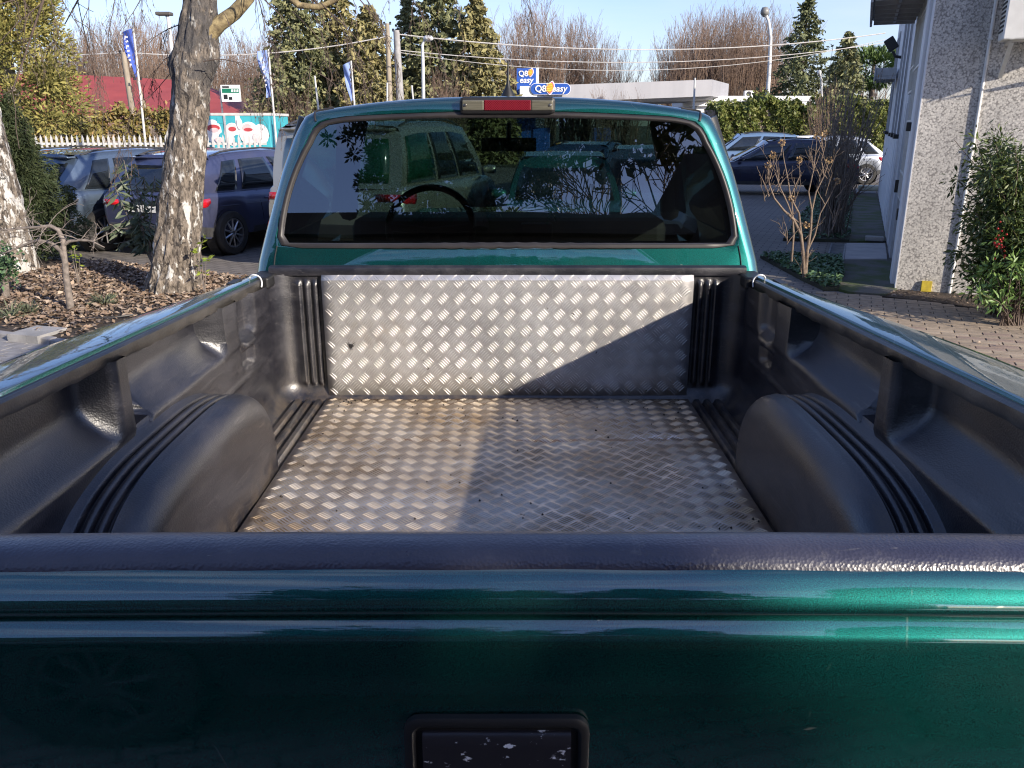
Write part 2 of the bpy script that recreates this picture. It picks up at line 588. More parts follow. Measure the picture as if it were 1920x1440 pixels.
def bed_side(s):
    rows = []
    for y in YS:
        z, w = zr(y), xo(y)
        zl = 0.62
        d = (y - 1.72) / 0.47
        if abs(d) < 1:
            zl = max(zl, 0.42 + 0.47 * math.sqrt(1 - d * d))
        pr = [(0.811, -0.012), (0.8115, -0.006), (0.814, -0.0015), (0.820, 0.0), (max(0.828, w - 0.034), 0.001), (w - 0.016, -0.002), (w - 0.005, -0.010), (w + 0.004, -0.028),
              (w + 0.012, -0.07), (w + 0.017, -0.15), (w + 0.02, -0.28)]
        row = [Vector((s * a, y, z + b)) for a, b in pr]
        for k in (0.35, 0.7, 1.0):
            row.append(Vector((s * (w + 0.02), y, lerp(z - 0.28, zl, k))))
        rows.append(row)
    MB().grid(rows, flip=(s > 0)).build('bed_side', M_PAINT, TRUCK, 40)
    # worn lip of the bed liner under the painted rail
    rows = []
    for i in range(240):
        y = 0.80 + 1.92 * i / 239
        z = zr(y)
        q = 0.0007 * math.sin(y * 41) + 0.0005 * math.sin(y * 97 + s)
        rows.append([Vector((s * a, y, z + b)) for a, b in ((0.814, -0.0085), (0.801, -0.0085), (0.796, -0.013), (0.7955 + q, -0.030), (0.801 + q, -0.040 + q), (0.815, -0.042))])
    MB().grid(rows, flip=(s > 0)).build('liner_lip', M_FLANGE, TRUCK, 40)

for s in (-1, 1):
    bed_side(s)

# --- moulded bed liner: one sheet round three sides of the bed
def liner():
    XW, YF, RC = 0.790, 2.765, 0.085
    path = []                                         # x, y, outward normal, kind
    ys = [0.79 + 0.0125 * i for i in range(int((YF - RC - 0.79) / 0.0125) + 1)]
    for y in ys:
        path.append((-XW, y, -1.0, 0.0, 0))
    for k in range(1, 9):
        a = R(180 - 90 * k / 9)
        path.append((-XW + RC + RC * math.cos(a), YF - RC + RC * math.sin(a), math.cos(a), math.sin(a), 1))
    xs = []
    x = -XW + RC
    while x < 0:
        xs.append(x)
        x += 0.004 if x < -0.60 else 0.03
    xs = xs + [0.0] + [-q for q in xs[::-1]]
    for x in xs:
        path.append((x, YF, 0.0, 1.0, 2))
    path += [(-a, b, -c, d, e) for a, b, c, d, e in path[:len(ys) + 8][::-1]]
    NZ = 56
    rows = []
    for (x, y, nx, ny, kind) in path:
        ztop = (zr(y) - 0.030) if kind == 0 else 1.372
        row = []
        for j in range(NZ):
            v = j / (NZ - 1)
            z = lerp(0.928, ztop, v)
            off = 0.0
            if kind == 0:
                my = max(box01(y, 1.665, 2.228, 0.014), box01(y, 0.3, 1.585, 0.014))
                mz = min(1.0, max(0.0, (z - 1.228) / 0.085))
                mz = 1 - (1 - mz) ** 1.8
                off = 0.070 * my * mz
                # deeper hollow with a curved lip at the near end of the far recess
                e = ((y - 1.69) / 0.075) ** 2 + ((z - 1.31) / 0.115) ** 2
                if 1.66 < y < 1.80 and e < 1 and z < 1.34:
                    off = max(off, 0.066 * sm(1.0, 0.86, 1.86 - e) if False else 0.066 * min(1.0, (1 - e) * 5) * box01(y, 1.672, 1.90, 0.01))
                # flute and tie-down step behind the front corner
                fl = box01(y, 2.375, 2.505, 0.02)
                off += 0.026 * fl * sm(1.225, 1.262, z)
                off += -0.016 * box01(y, 2.385, 2.495, 0.012) * box01(z, 1.203, 1.226, 0.006)
                off += 0.018 * box01(y, 2.392, 2.488, 0.01) * box01(z, 1.150, 1.200, 0.006)
                # long crease above the floor
                off += -0.006 * box01(z, 1.112, 1.124, 0.006) * box01(y, 2.02, 2.6, 0.05)
                off += -0.006 * sm(1.215, 1.228, z) * sm(1.242, 1.228, 2 * 1.228 - z) * (1 - my)
            elif kind == 2:
                for q in (0.650, 0.678, 0.706):
                    off += -0.013 * box01(abs(x), q - 0.0075, q + 0.0075, 0.0035) * box01(z, 0.985, 1.345, 0.006)
            # foot fillet
            if z < 1.0:
                off += -0.05 * ((1.0 - z) / 0.072) ** 2.2
            # a little waviness of the thin sheet
            off += 0.0012 * math.sin(9 * y + 5 * x + 7 * z) + 0.0008 * math.sin(23 * y - 13 * z)
            row.append(Vector((x + nx * off, y + ny * off, z)))
        rows.append(row)
    m = MB().grid(rows, flip=True)
    o = m.build('bed_liner', M_LINER, TRUCK, 60)
    # ribbed floor of the liner beside the plate
    for s in (-1, 1):
        fl = MB()
        rr = []
        for i in range(46):
            x = s * (0.60 + 0.19 * i / 45)
            h = 0.929
            for q in (0.652, 0.688, 0.724):
                h += 0.017 * box01(abs(x), q - 0.011, q + 0.011, 0.004)
            rr.append([Vector((x, y, h - 0.017 * (1 if y > 2.715 else 0) * (h > 0.93))) for y in (0.79, 1.5, 2.0, 2.3, 2.6, 2.71, 2.72, 2.765)])
        fl.grid(rr, flip=(s > 0))
        fl.build('liner_floor', M_LINER, TRUCK, 40)
    # header strip over the front panel
    rows = []
    for k, (dy, z) in enumerate(((-0.012, 1.368), (-0.014, 1.384), (-0.010, 1.394), (0.0, 1.398), (0.022, 1.398), (0.028, 1.390), (0.028, 1.34))):
        rows.append([Vector((x, 2.765 + dy, z)) for x in np.linspace(-0.80, 0.80, 9)])
    MB().grid(rows, flip=True).build('liner_header', M_LINER, TRUCK, 35)
    return o

liner()

# --- wheel arches of the liner
def wheel_arch(s):
    YC, A, H, ZF = 1.715, 0.475, 0.282, 0.930
    n = 44
    def ring(x, ins):
        row = []
        for k in range(n + 1):
            t = math.pi * k / n
            c, q = math.cos(t), math.sin(t)
            e = 2 / 3.2
            a, h = A - ins, H - ins
            y = YC + a * math.copysign(abs(c) ** e, c)
            z = ZF + max(0.0, h) * abs(q) ** e
            row.append(Vector((s * x, y, z)))
        return row
    rows = [ring(0.83, -0.022), ring(0.80, -0.018), ring(0.792, -0.004)]
    for g in (0.764, 0.738, 0.712):
        for dx, i in ((0.0095, 0.0), (0.0062, 0.003), (0.0032, 0.013), (-0.0032, 0.013), (-0.0062, 0.003), (-0.0095, 0.0)):
            rows.append(ring(g + dx, i))
    rows.append(ring(0.700, -0.002))
    RX, RI = 0.0605, 0.080
    for k in range(0, 11):
        a = math.pi / 2 * k / 10
        rows.append(ring(0.695 - RX * math.sin(a), RI * (1 - math.cos(a))))
    for i in (0.12, 0.17, 0.23, 0.27):
        rows.append(ring(0.6345, i))
    MB().grid(rows, flip=(s > 0)).build('wheel_arch_liner', M_LINER, TRUCK, 50)

for s in (-1, 1):
    wheel_arch(s)

# --- aluminium tread plates: sheet and raised bars
def tread_bars(w, h, pitch, fn, skip=None):
    V, F = [], []
    L_, W_, H_ = 0.0198, 0.00135, 0.0018
    nx, ny = int(w / pitch) + 2, int(h / pitch) + 2
    sx0, sy0 = -w / 2, 0.0
    for par in (0, 1):
        for i in range(nx):
            for j in range(ny):
                cx = sx0 + (i + 0.5 * par) * pitch + 0.011
                cy = sy0 + (j + 0.5 * par) * pitch + 0.012
                ang = R(-45 if par == 0 else 45)
                ca, sa = math.cos(ang), math.sin(ang)
                for k in range(5):
                    o = (k - 2) * 0.0080
                    ll = L_ * (1.0 - 0.05 * abs(k - 2))
                    bow = 0.0016
                    pts = [(-1, 0, 0), (-0.45, 1, 0), (0.45, 1, 0), (1, 0, 0), (0.45, -1, 0), (-0.45, -1, 0), (-0.45, 0, 1), (0.45, 0, 1)]
                    P = []
                    ok = True
                    for (t, q, hh) in pts:
                        lx = t * ll
                        ly = o + q * W_ + bow * (1 - t * t)
                        x, y = cx + lx * ca - ly * sa, cy + lx * sa + ly * ca
                        if abs(x) > w / 2 - 0.001 or y < 0.001 or y > h - 0.001:
                            ok = False
                            break
                        P.append(fn(x, y, hh * H_))
                    if not ok:
                        continue
                    b = len(V)
                    V.extend(P)
                    F.extend([(b + a_, b + b_, b + c_) for a_, b_, c_ in ((0, 6, 1), (1, 6, 7), (1, 7, 2), (2, 7, 3), (3, 7, 4), (4, 7, 6), (4, 6, 5), (5, 6, 0))])
    F = np.array(F)[:, ::-1]
    return np_mesh('tread', V, F)

PW = 0.624
def panel_pt(x, v, h):                                 # v up the sheet from the floor
    bend = 0.412
    if v <= bend:
        return (x, 2.742 - h, 0.942 + v)
    e = v - bend                                       # the top edge is folded back over the header
    return (x, 2.742 + e * 0.55 - h * 0.8, 0.942 + bend + e * 0.835 + h * 0.55)
rows = []
for v in (0.0, 0.1, 0.2, 0.3, 0.40, 0.408, 0.412, 0.416, 0.425, 0.440):
    rows.append([Vector(panel_pt(x, v, 0.0)) for x in np.linspace(-PW, PW, 30)])
pan = MB().grid(rows, flip=False).build('front_panel', M_ALU, TRUCK, 30)
pan.modifiers.new('sheet', 'SOLIDIFY').thickness = 0.003
tr = link('tread', tread_bars(PW * 2, 0.440, 0.0562, panel_pt), M_TREAD, pan)
tr['kind'] = 'stuff'

def floor_pt(x, v, h):
    y = 2.742 - v
    return (x, y, 0.9405 + h + 0.0022 * math.sin(7 * x + 1) * math.sin(5 * y))
rows = []
for v in np.linspace(0, 1.94, 60):
    rows.append([Vector(floor_pt(x, v, 0.0)) for x in np.linspace(-PW - 0.004, PW + 0.004, 40)])
flo = MB().grid(rows, flip=True).build('floor_plate', M_ALUF, TRUCK, 30)
flo.modifiers.new('sheet', 'SOLIDIFY').thickness = 0.003
def floor_pt2(x, v, h):
    return floor_pt(x, v, h * 1.35)
me = tread_bars(PW * 2, 1.94, 0.0562, floor_pt2)
tr = link('tread', me, M_TREADF, flo)
tr['kind'] = 'stuff'
me.flip_normals()

# dark grit lying on the floor plate
gs = random.Random(6)
gr_ = MB()
for i in range(190):
    x = gs.uniform(-0.6, 0.6) if i % 3 else gs.choice((-1, 1)) * (0.6 - abs(gs.gauss(0, 0.05)))
    y = gs.uniform(1.0, 2.72) if i % 4 else 2.72 - abs(gs.gauss(0, 0.05))
    r_ = gs.uniform(0.0015, 0.0045) * (1.6 if i % 17 == 0 else 1)
    p0 = [(x + r_ * math.cos(a) * gs.uniform(.6, 1.2), y + r_ * math.sin(a) * gs.uniform(.6, 1.2), 0.9405) for a in (0, 1.25, 2.5, 3.75, 5.0)]
    gr_.add(p0 + [(x, y, 0.9435 + r_ * .6)], [(k, (k + 1) % 5, 5) for k in range(5)])
M_GRIT = mat('dark_grit', (0.035, 0.025, 0.018), (0.015, 0.012, 0.01), 0.9)
tag(gr_.build('grit', M_GRIT), 'dark specks of grit scattered over the aluminium bed floor', 'grit', kind='stuff')

# a dark dried splash on the front panel
spl = MB()
rs = random.Random(2)
q0 = (-0.537, 1.128)
ring = []
for k in range(26):
    a = 2 * math.pi * k / 26
    r_ = 0.006 + (0.016 * rs.random() if k % 2 else 0.0)
    ring.append((q0[0] + r_ * math.cos(a), 2.7395, q0[1] + r_ * math.sin(a)))
n_ = len(ring)
spl.add(ring + [(x, 2.7415, z) for x, y, z in ring], [tuple(range(n_))] + [(i, n_ + i, n_ + (i + 1) % n_, (i + 1) % n_) for i in range(n_)])
spl.build('dried_splash', M_SEAT, TRUCK)

# --- tailgate: swept profile, soft cap, handle
TG = [(0.772, 1.30), (0.772, 1.425), (0.716, 1.4400), (0.7115, 1.4392), (0.7040, 1.4325), (0.6983, 1.4265), (0.6937, 1.4205), (0.6906, 1.4150), (0.6891, 1.4105), (0.6886, 1.4060), (0.6898, 1.4015), (0.6945, 1.3985), (0.6985, 1.3972), (0.6988, 1.3955),
      (0.6965, 1.3938), (0.6870, 1.3828), (0.6850, 1.3798), (0.6842, 1.3755), (0.6835, 1.3650), (0.681, 1.33), (0.677, 1.25), (0.674, 1.10), (0.675, 0.98), (0.682, 0.90), (0.70, 0.88), (0.772, 0.88)]
rows = []
for y, z in TG:
    rows.append([Vector((x, y, z - 0.010 * (x / 0.5) ** 2 * 0.25)) for x in np.linspace(-0.80, 0.80, 25)])
tailgate = MB().grid(rows, flip=True).build('tailgate', M_PAINT, TRUCK, 60)
CAP = [(0.778, 1.40), (0.778, 1.432), (0.775, 1.443), (0.768, 1.450), (0.756, 1.4535), (0.744, 1.4545), (0.732, 1.4535), (0.722, 1.4505), (0.7145, 1.4450), (0.7105, 1.438), (0.7095, 1.4330), (0.712, 1.4320)]
rows = []
for y, z in CAP:
    rows.append([Vector((x, y + 0.0002 * math.sin(31 * x), z - 0.010 * (x / 0.5) ** 2 * 0.25)) for x in np.linspace(-0.805, 0.805, 121)])
MB().grid(rows, flip=True).build('tailgate_cap', M_CAP, tailgate, 60)

def worn_handle():
    m, N, L, B = nodes_of('worn_black_handle')
    w = ramp(N, L, noise(N, L, 55, 5, 0.62, stretch=(1, 1, 1.6)), [(0.62, (0, 0, 0)), (0.66, (1, 1, 1))])
    L.new(mixc(N, L, w, (0.02, 0.018, 0.022), (0.62, 0.62, 0.66)), B.inputs['Base Color'])
    B.inputs['Roughness'].default_value = 0.35
    bump(N, L, B, noise(N, L, 30, 4), 0.3, 0.004)
    return m
YH = 0.6775
def frame_ring(w, h, r, wi, hi, ri, cx, cz, y0, y1):
    """bezel: outer rounded rectangle to an inner one, with depth"""
    o, i = rrect(w, h, r), rrect(wi, hi, ri)
    o2, i2 = rrect(w - 0.006, h - 0.006, r - 0.002), rrect(wi + 0.006, hi + 0.006, ri + 0.002)
    rows = [[Vector((cx + x, y0, cz + z)) for x, z in o], [Vector((cx + x, y1 + 0.002, cz + z)) for x, z in o], [Vector((cx + x, y1, cz + z)) for x, z in o2],
            [Vector((cx + x, y1, cz + z)) for x, z in i2], [Vector((cx + x, y1 + 0.003, cz + z)) for x, z in i], [Vector((cx + x, y0 + 0.004, cz + z)) for x, z in i]]
    return MB().grid(rows, closed=True)
hz = 1.2385
bez = frame_ring(0.182, 0.120, 0.016, 0.160, 0.098, 0.009, 0.0, hz, YH, YH - 0.009).build('handle_bezel', M_DARK, tailgate, 40)
MB().box(-0.081, 0.081, YH - 0.0015, YH + 0.004, hz - 0.05, hz + 0.05).build('handle_recess', M_DARK, tailgate)
hm = MB()
rows = []
for yy, zz in ((0.0, -0.030), (-0.006, -0.028), (-0.008, -0.01), (-0.008, 0.02), (-0.0065, 0.036), (-0.003, 0.041), (0.0, 0.042)):
    rows.append([Vector((x, YH - 0.0015 + yy, hz + zz)) for x in np.linspace(-0.073, 0.073, 12)])
hm.grid(rows).build('handle', worn_handle(), tailgate, 50, bevel=0)

# --- cab: the back face lofted round the window, then the flanks and roof
LEAN = R(12.2)
HWZ, HWX = [1.20, 1.30, 1.40, 1.585, 1.70, 1.81, 1.86, 1.92], [0.895, 0.886, 0.868, 0.815, 0.779, 0.735, 0.708, 0.655]
def back_pt(x, z, fwd=0.0):
    b = -0.016 * (1 - min(1.0, (x / 0.86) ** 2))
    y = 2.835 + math.tan(LEAN) * (z - 1.40) + b * 0.9
    return Vector((x, y + fwd, z))
def outline(ins):
    pts = []
    ztop = lambda x: 1.943 - 0.050 * (abs(x) / 0.67) ** 2.4
    for z in np.linspace(1.28, 1.865, 40):
        pts.append((interp(HWZ, HWX, z), z))
    xe = interp(HWZ, HWX, 1.865)
    zt = ztop(0.64)
    for k in range(1, 9):                               # rounded shoulder
        t = k / 9
        p = (1 - t) ** 2 * np.array([xe, 1.865]) + 2 * t * (1 - t) * np.array([xe - 0.012, zt - 0.004]) + t * t * np.array([0.625, ztop(0.625)])
        pts.append((float(p[0]), float(p[1])))
    for x in np.linspace(0.62, 0.0, 20):
        pts.append((x, ztop(x)))
    pts = pts + [(-a, b) for a, b in pts[::-1][1:]]
    for x in np.linspace(-0.88, 0.88, 30)[1:-1]:
        pts.append((x, 1.28))
    return pts
def window(grow_=0.0):
    zb, zt = 1.462 - grow_, 1.878 + grow_
    wb, wt = 0.778 + grow_, 0.655 + grow_
    zt2 = lambda x: zt - 0.022 * (x / 0.65) ** 2
    pts = []
    def corner(c, r, a0, a1):
        for k in range(9):
            a = R(lerp(a0, a1, k / 8))
            pts.append((c[0] + r * math.cos(a), c[1] + r * math.sin(a)))
    rb, rt = 0.022 + grow_, 0.072 + grow_
    corner((wb - rb - 0.004, zb + rb), rb, -90, 14)
    corner((wt - rt + 0.008, zt2(wt) - rt), rt, 14, 86)
    for x in np.linspace(wt - rt - 0.03, -(wt - rt - 0.03), 24):
        pts.append((x, zt2(x)))
    corner((-(wt - rt + 0.008), zt2(wt) - rt), rt, 94, 166)
    corner((-(wb - rb - 0.004), zb + rb), rb, 166, 270)
    for x in np.linspace(-(wb - 0.06), wb - 0.06, 24):
        pts.append((x, zb))
    return pts
CZ0 = 1.665
NA = 168
ANG = np.linspace(-math.pi, math.pi, NA, endpoint=False)
def polar(pts):
    a = np.array([math.atan2((z - CZ0), x) for x, z in pts])
    r = np.array([math.hypot(x, z - CZ0) for x, z in pts])
    i = np.argsort(a)
    a, r = a[i], r[i]
    rr = np.interp(ANG, np.concatenate([a - 2 * math.pi, a, a + 2 * math.pi]), np.concatenate([r, r, r]))
    return rr
def loop(rr, ins=0.0, fwd=0.0):
    return [back_pt((q - ins) * math.cos(a), CZ0 + (q - ins) * math.sin(a), fwd) for q, a in zip(rr, ANG)]
RW, RO = polar(window()), polar(outline(0))
RWG = polar(window(0.014))
rows = [loop(RWG, -0.001, 0.02), loop(RWG, -0.001, 0.002), loop(RWG, -0.004, 0.0)]
RM = RWG * 0.45 + (RO - 0.05) * 0.55
rows += [loop(RM), loop(RO, 0.050), loop(RO, 0.034, 0.003), loop(RO, 0.020, 0.011), loop(RO, 0.009, 0.024), loop(RO, 0.002, 0.042), loop(RO, 0.0, 0.065), loop(RO, -0.004, 0.20)]
cab = MB().grid(rows, closed=True)
o_ = len(cab.v) - NA
far = loop(RO, -0.012, 1.05)
b_ = len(cab.v)
cab.v.extend([tuple(p) for p in far])
for j in range(NA):
    k = (j + 1) % NA
    zz = 0.5 * (far[j].z + far[k].z)
    if zz > 1.83 or zz < 1.45:
        cab.f.append((o_ + j, o_ + k, b_ + k, b_ + j))
cab.f = [f[::-1] for f in cab.f]
CAB = cab.build('cab', M_PAINT, TRUCK, 45)
# lower cab, doors, bonnet and front end
low = MB()
for s in (-1, 1):
    low.grid([[Vector((s * w, y, z)) for w, z in ((0.885, 1.30), (0.93, 1.18), (0.955, 1.0), (0.95, 0.75), (0.92, 0.52))] for y in (2.86, 3.0, 4.2, 4.4)], flip=(s < 0))
    rows = []
    for y in (4.4, 4.8, 5.3, 5.85, 6.1, 6.18):
        k = sm(5.6, 6.2, y)
        rows.append([Vector((s * w, y, z)) for w, z in ((0.0, 1.36 - 0.22 * k), (0.55, 1.35 - 0.22 * k), (0.78 - 0.1 * k, 1.27 - 0.22 * k), (0.94 - 0.12 * k, 1.16 - 0.2 * k), (0.96 - 0.12 * k, 0.9), (0.93 - 0.12 * k, 0.55))])
    low.grid(rows, flip=(s < 0))
low.grid([[Vector((x, 2.845, z)) for x in (-0.88, 0.88)] for z in (0.6, 1.32)])
low.box(-0.85, 0.85, 6.17, 6.2, 0.6, 1.05)
low.build('front_body', M_PAINT, TRUCK, 40)
# A pillars and windshield
for s in (-1, 1):
    MB().tube([(s * 0.86, 4.50, 1.40), (s * 0.80, 4.25, 1.62), (s * 0.69, 3.95, 1.86)], 0.05, 8).build('windshield_pillar', M_DARK, TRUCK, 60)
    MB().grid([[Vector((s * 0.872, y, 1.43)), Vector((s * 0.80, y, 1.64)), Vector((s * 0.718, y - (0.28 if y > 4 else 0), 1.85))] for y in (3.10, 3.7, 4.42)]).build('door_window', M_DOORG, TRUCK, 60)
    MB().tube([(s * 0.86, 3.07, 1.40), (s * 0.80, 3.07, 1.62), (s * 0.705, 3.07, 1.87)], 0.035, 8).build('door_pillar', M_DARK, TRUCK, 60)
MB().grid([[Vector((x * w, y - 0.06 * abs(x) ** 2, z)) for x in np.linspace(-1, 1, 9)] for w, y, z in ((0.84, 4.60, 1.38), (0.77, 4.30, 1.62), (0.67, 3.96, 1.88))]).build('windshield', M_WIND, TRUCK, 60)
# glass and gasket
rows = [loop(RW * k, 0.0, 0.006) for k in (1.012, 0.8, 0.55, 0.3, 0.08)]
gl = MB().grid(rows, closed=True)
gl.f.append(tuple(range(4 * NA, 5 * NA)))
gl.f = [f[::-1] for f in gl.f]
gls = gl.build('rear_window', M_GLASS, CAB, 60)
rows = [loop(RWG, 0.0, 0.001), loop(RWG, 0.002, -0.004), loop(RW, -0.006, -0.006), loop(RW, -0.001, -0.0045), loop(RW, 0.006, 0.001), loop(RW, 0.007, 0.010)]
gk = MB().grid(rows, closed=True)
gk.f = [f[::-1] for f in gk.f]
gk.build('window_gasket', M_RUBBER, CAB, 60)
# seams from the window corners over the roof, and the seam above the bed
for s in (-1, 1):
    pts = []
    for k in range(8):
        t = k / 7
        x, z = lerp(0.648, 0.668, t), lerp(1.862, 1.935, t)
        rr_ = math.hypot(x, z - CZ0)
        a = math.atan2(z - CZ0, x)
        ro = float(np.interp(a, ANG, RO))
        d = min(rr_, ro - 0.002)
        ins = ro - d
        fw = interp([0.002, 0.009, 0.02, 0.034, 0.05], [0.042, 0.024, 0.011, 0.003, 0.0], ins)
        pts.append(back_pt(s * d * math.cos(a), CZ0 + d * math.sin(a), fw - 0.0015))
    MB().tube(pts, 0.0042, 6).build('roof_seam', M_RUBBER, CAB, 60)
    pts = [back_pt(s * x, z, -0.0006) for x, z in ((0.790, 1.455), (0.798, 1.42), (0.803, 1.38))]
    MB().tube(pts, 0.0022, 6).build('panel_seam', M_RUBBER, CAB, 60)
# high brake lamp with cargo lights
LZ = 1.9125
Y0 = back_pt(0, LZ).y
ly = lambda x: 0.018 * (x / 0.16) ** 2 * 0.3
def lamp_box(name, x0, x1, h, y0, m, par, bev):
    return MB().box(x0, x1, y0, Y0 + 0.03, LZ - h, LZ + h).build(name, m, par, bevel=bev)
lamp = lamp_box('brake_lamp', -0.160, 0.160, 0.0265, Y0 - 0.030, M_DARK, TRUCK, 0.012)
def red_lens():
    m, N, L, B = nodes_of('red_lens')
    tc = N.new('ShaderNodeTexCoord')
    br = N.new('ShaderNodeTexChecker')
    mp = N.new('ShaderNodeMapping')
    mp.inputs['Scale'].default_value = (260, 0, 260)
    L.new(tc.outputs['Object'], mp.inputs[0])
    L.new(mp.outputs[0], br.inputs['Vector'])
    br.inputs['Scale'].default_value = 1.0
    L.new(mixc(N, L, br.outputs['Fac'], (0.075, 0.004, 0.009), (0.20, 0.012, 0.024)), B.inputs['Base Color'])
    B.inputs['Roughness'].default_value = 0.15
    bump(N, L, B, br.outputs['Fac'], 0.4, 0.002)
    return m
M_RED = red_lens()
M_SMOKE = mat('smoky_clear_lens', (0.19, 0.18, 0.14), (0.12, 0.115, 0.09), 0.22, 0.3, 30, stretch=(0.3, 1, 6))
lamp_box('brake_lens', -0.078, 0.078, 0.0165, Y0 - 0.0335, M_RED, lamp, 0.003)
for s in (-1, 1):
    a, b = sorted((s * 0.0785, s * 0.151))
    lamp_box('cargo_lens', a, b, 0.0165, Y0 - 0.0325, M_SMOKE, lamp, 0.004)
    Mx = Matrix.Translation((s * 0.141, Y0 - 0.0325, LZ)) @ Matrix.Rotation(math.pi / 2, 4, 'X')
    MB().lathe([(0.0, 0.0035), (0.004, 0.003), (0.0062, 0.0), (0.0062, -0.002)], Mx, 14).build('screw', M_CHROME, lamp, 40)
# roof aerial
ant = MB().lathe([(0.028, 0.0), (0.024, 0.012), (0.013, 0.03), (0.008, 0.045), (0.0045, 0.06), (0.003, 0.13), (0.0, 0.131)], Matrix.Translation((0.0, 3.35, 1.952)), 14)
ant.build('aerial', M_DARK, TRUCK, 50)
# rail ends: black caps and a loop of white cord on each
for s in (-1, 1):
    MB().box(min(s * 0.775, s * 0.845), max(s * 0.775, s * 0.845), 2.66, 2.80, 1.338, 1.3775).build('rail_end_cap', M_DARK, TRUCK, bevel=0.008)
    pts = []
    for k in range(15):
        a = R(10 + 190 * k / 14)
        pts.append((s * (0.812 + 0.022 * math.cos(a)), 2.635 + 0.004 * math.sin(3 * a), 1.362 + 0.030 * math.sin(a)))
    MB().tube(pts, 0.0026, 6).build('cord_loop', M_CORD, TRUCK, 60)
    # stake pocket near the front of each rail
    MB().box(min(s * 0.835, s * 0.858), max(s * 0.835, s * 0.858), 2.50, 2.58, zr(2.54) - 0.006, zr(2.54) + 0.0035).build('stake_pocket', M_DARK, TRUCK)
# interior
MB().box(-0.80, 0.80, 4.22, 4.60, 1.10, 1.40).build('dashboard', M_INT, TRUCK, bevel=0.05)
ph = MB()
ph.box(0.06, 0.22, 4.19, 4.23, 1.24, 1.38)
ph.build('vent_panel', M_DARK, TRUCK, bevel=0.01)
Mx = Matrix.Translation((-0.36, 3.86, 1.40)) @ Matrix.Rotation(R(62), 4, 'X')
wh = MB()
rows = []
for k in range(40):
    a = 2 * math.pi * k / 40
    rows.append([Mx @ Vector(((0.195 + 0.016 * math.cos(b)) * math.cos(a), (0.195 + 0.016 * math.cos(b)) * math.sin(a), 0.016 * math.sin(b))) for b in np.linspace(0, 2 * math.pi, 9)[:-1]])
wh.grid(rows + rows[:1], closed=True)
wh.tube([Mx @ Vector((-0.19, 0, 0)), Mx @ Vector((0, -0.01, -0.03)), Mx @ Vector((0.19, 0, 0))], 0.02, 6)
wh.tube([Mx @ Vector((0, 0, -0.02)), Mx @ Vector((0, 0, -0.35))], 0.03, 8)
wh.build('steering_wheel', M_DARK, TRUCK, 60)
sb = MB()
sb.box(-0.78, -0.06, 3.02, 3.22, 0.9, 1.43)
sb.box(0.04, 0.78, 3.02, 3.22, 0.9, 1.43)
sb.build('seat_back', M_SEAT, TRUCK, bevel=0.06)
MB().box(-0.60, 0.60, 2.97, 3.90, 1.885, 1.893).build('roof_lining', M_INT, TRUCK)
rm = MB().box(-0.125, 0.125, 3.90, 3.93, 1.735, 1.795)
rm.tube([(0, 3.93, 1.78), (0, 3.98, 1.86)], 0.012, 6)
rm.build('interior_mirror', M_DARK, TRUCK, bevel=0.012)
MB().box(-0.88, 0.88, 2.87, 4.4, 0.5, 0.55).build('cab_floor', M_DARK, TRUCK)
# wheels, bumper
def truck_wheel(x, y):
    s = 1 if x > 0 else -1
    Mx = Matrix.Translation((x, y, 0.385)) @ Matrix.Rotation(s * math.pi / 2, 4, 'Y')
    t = MB().lathe([(0.20, -0.11), (0.33, -0.125), (0.375, -0.10), (0.385, -0.05), (0.385, 0.05), (0.375, 0.10), (0.33, 0.125), (0.21, 0.115)], Mx, 32)
    w = t.build('wheel', M_TYRE, TRUCK, 40)
    MB().lathe([(0.0, 0.03), (0.06, 0.035), (0.08, 0.06), (0.17, 0.05), (0.205, 0.105), (0.215, 0.11)], Mx, 24).build('rim', M_CHROME, w, 40)
for x, y in ((-0.84, 1.72), (0.84, 1.72), (-0.84, 5.25), (0.84, 5.25)):
    truck_wheel(x, y)
MB().box(-0.93, 0.93, 0.56, 0.665, 0.55, 0.74).build('rear_bumper', M_CHROME, TRUCK, bevel=0.03)
for s in (-1, 1):
    MB().box(min(s * 0.807, s * 0.955), max(s * 0.807, s * 0.955), 0.69, 0.73, 0.80, 1.20).build('tail_light', M_RED, TRUCK, bevel=0.01)
    MB().box(min(s * 0.805, s * 0.965), max(s * 0.805, s * 0.965), 0.70, 0.775, 0.65, 0.799).build('bed_corner', M_PAINT, TRUCK, bevel=0.01)
    MB().box(min(s * 0.805, s * 0.962), max(s * 0.805, s * 0.962), 0.705, 0.775, 1.201, zr(0.72) - 0.006).build('bed_post', M_PAINT, TRUCK, bevel=0.012)
MB().box(-0.79, 0.79, 0.772, 2.76, 0.86, 0.925).build('bed_floor', M_DARK, TRUCK)

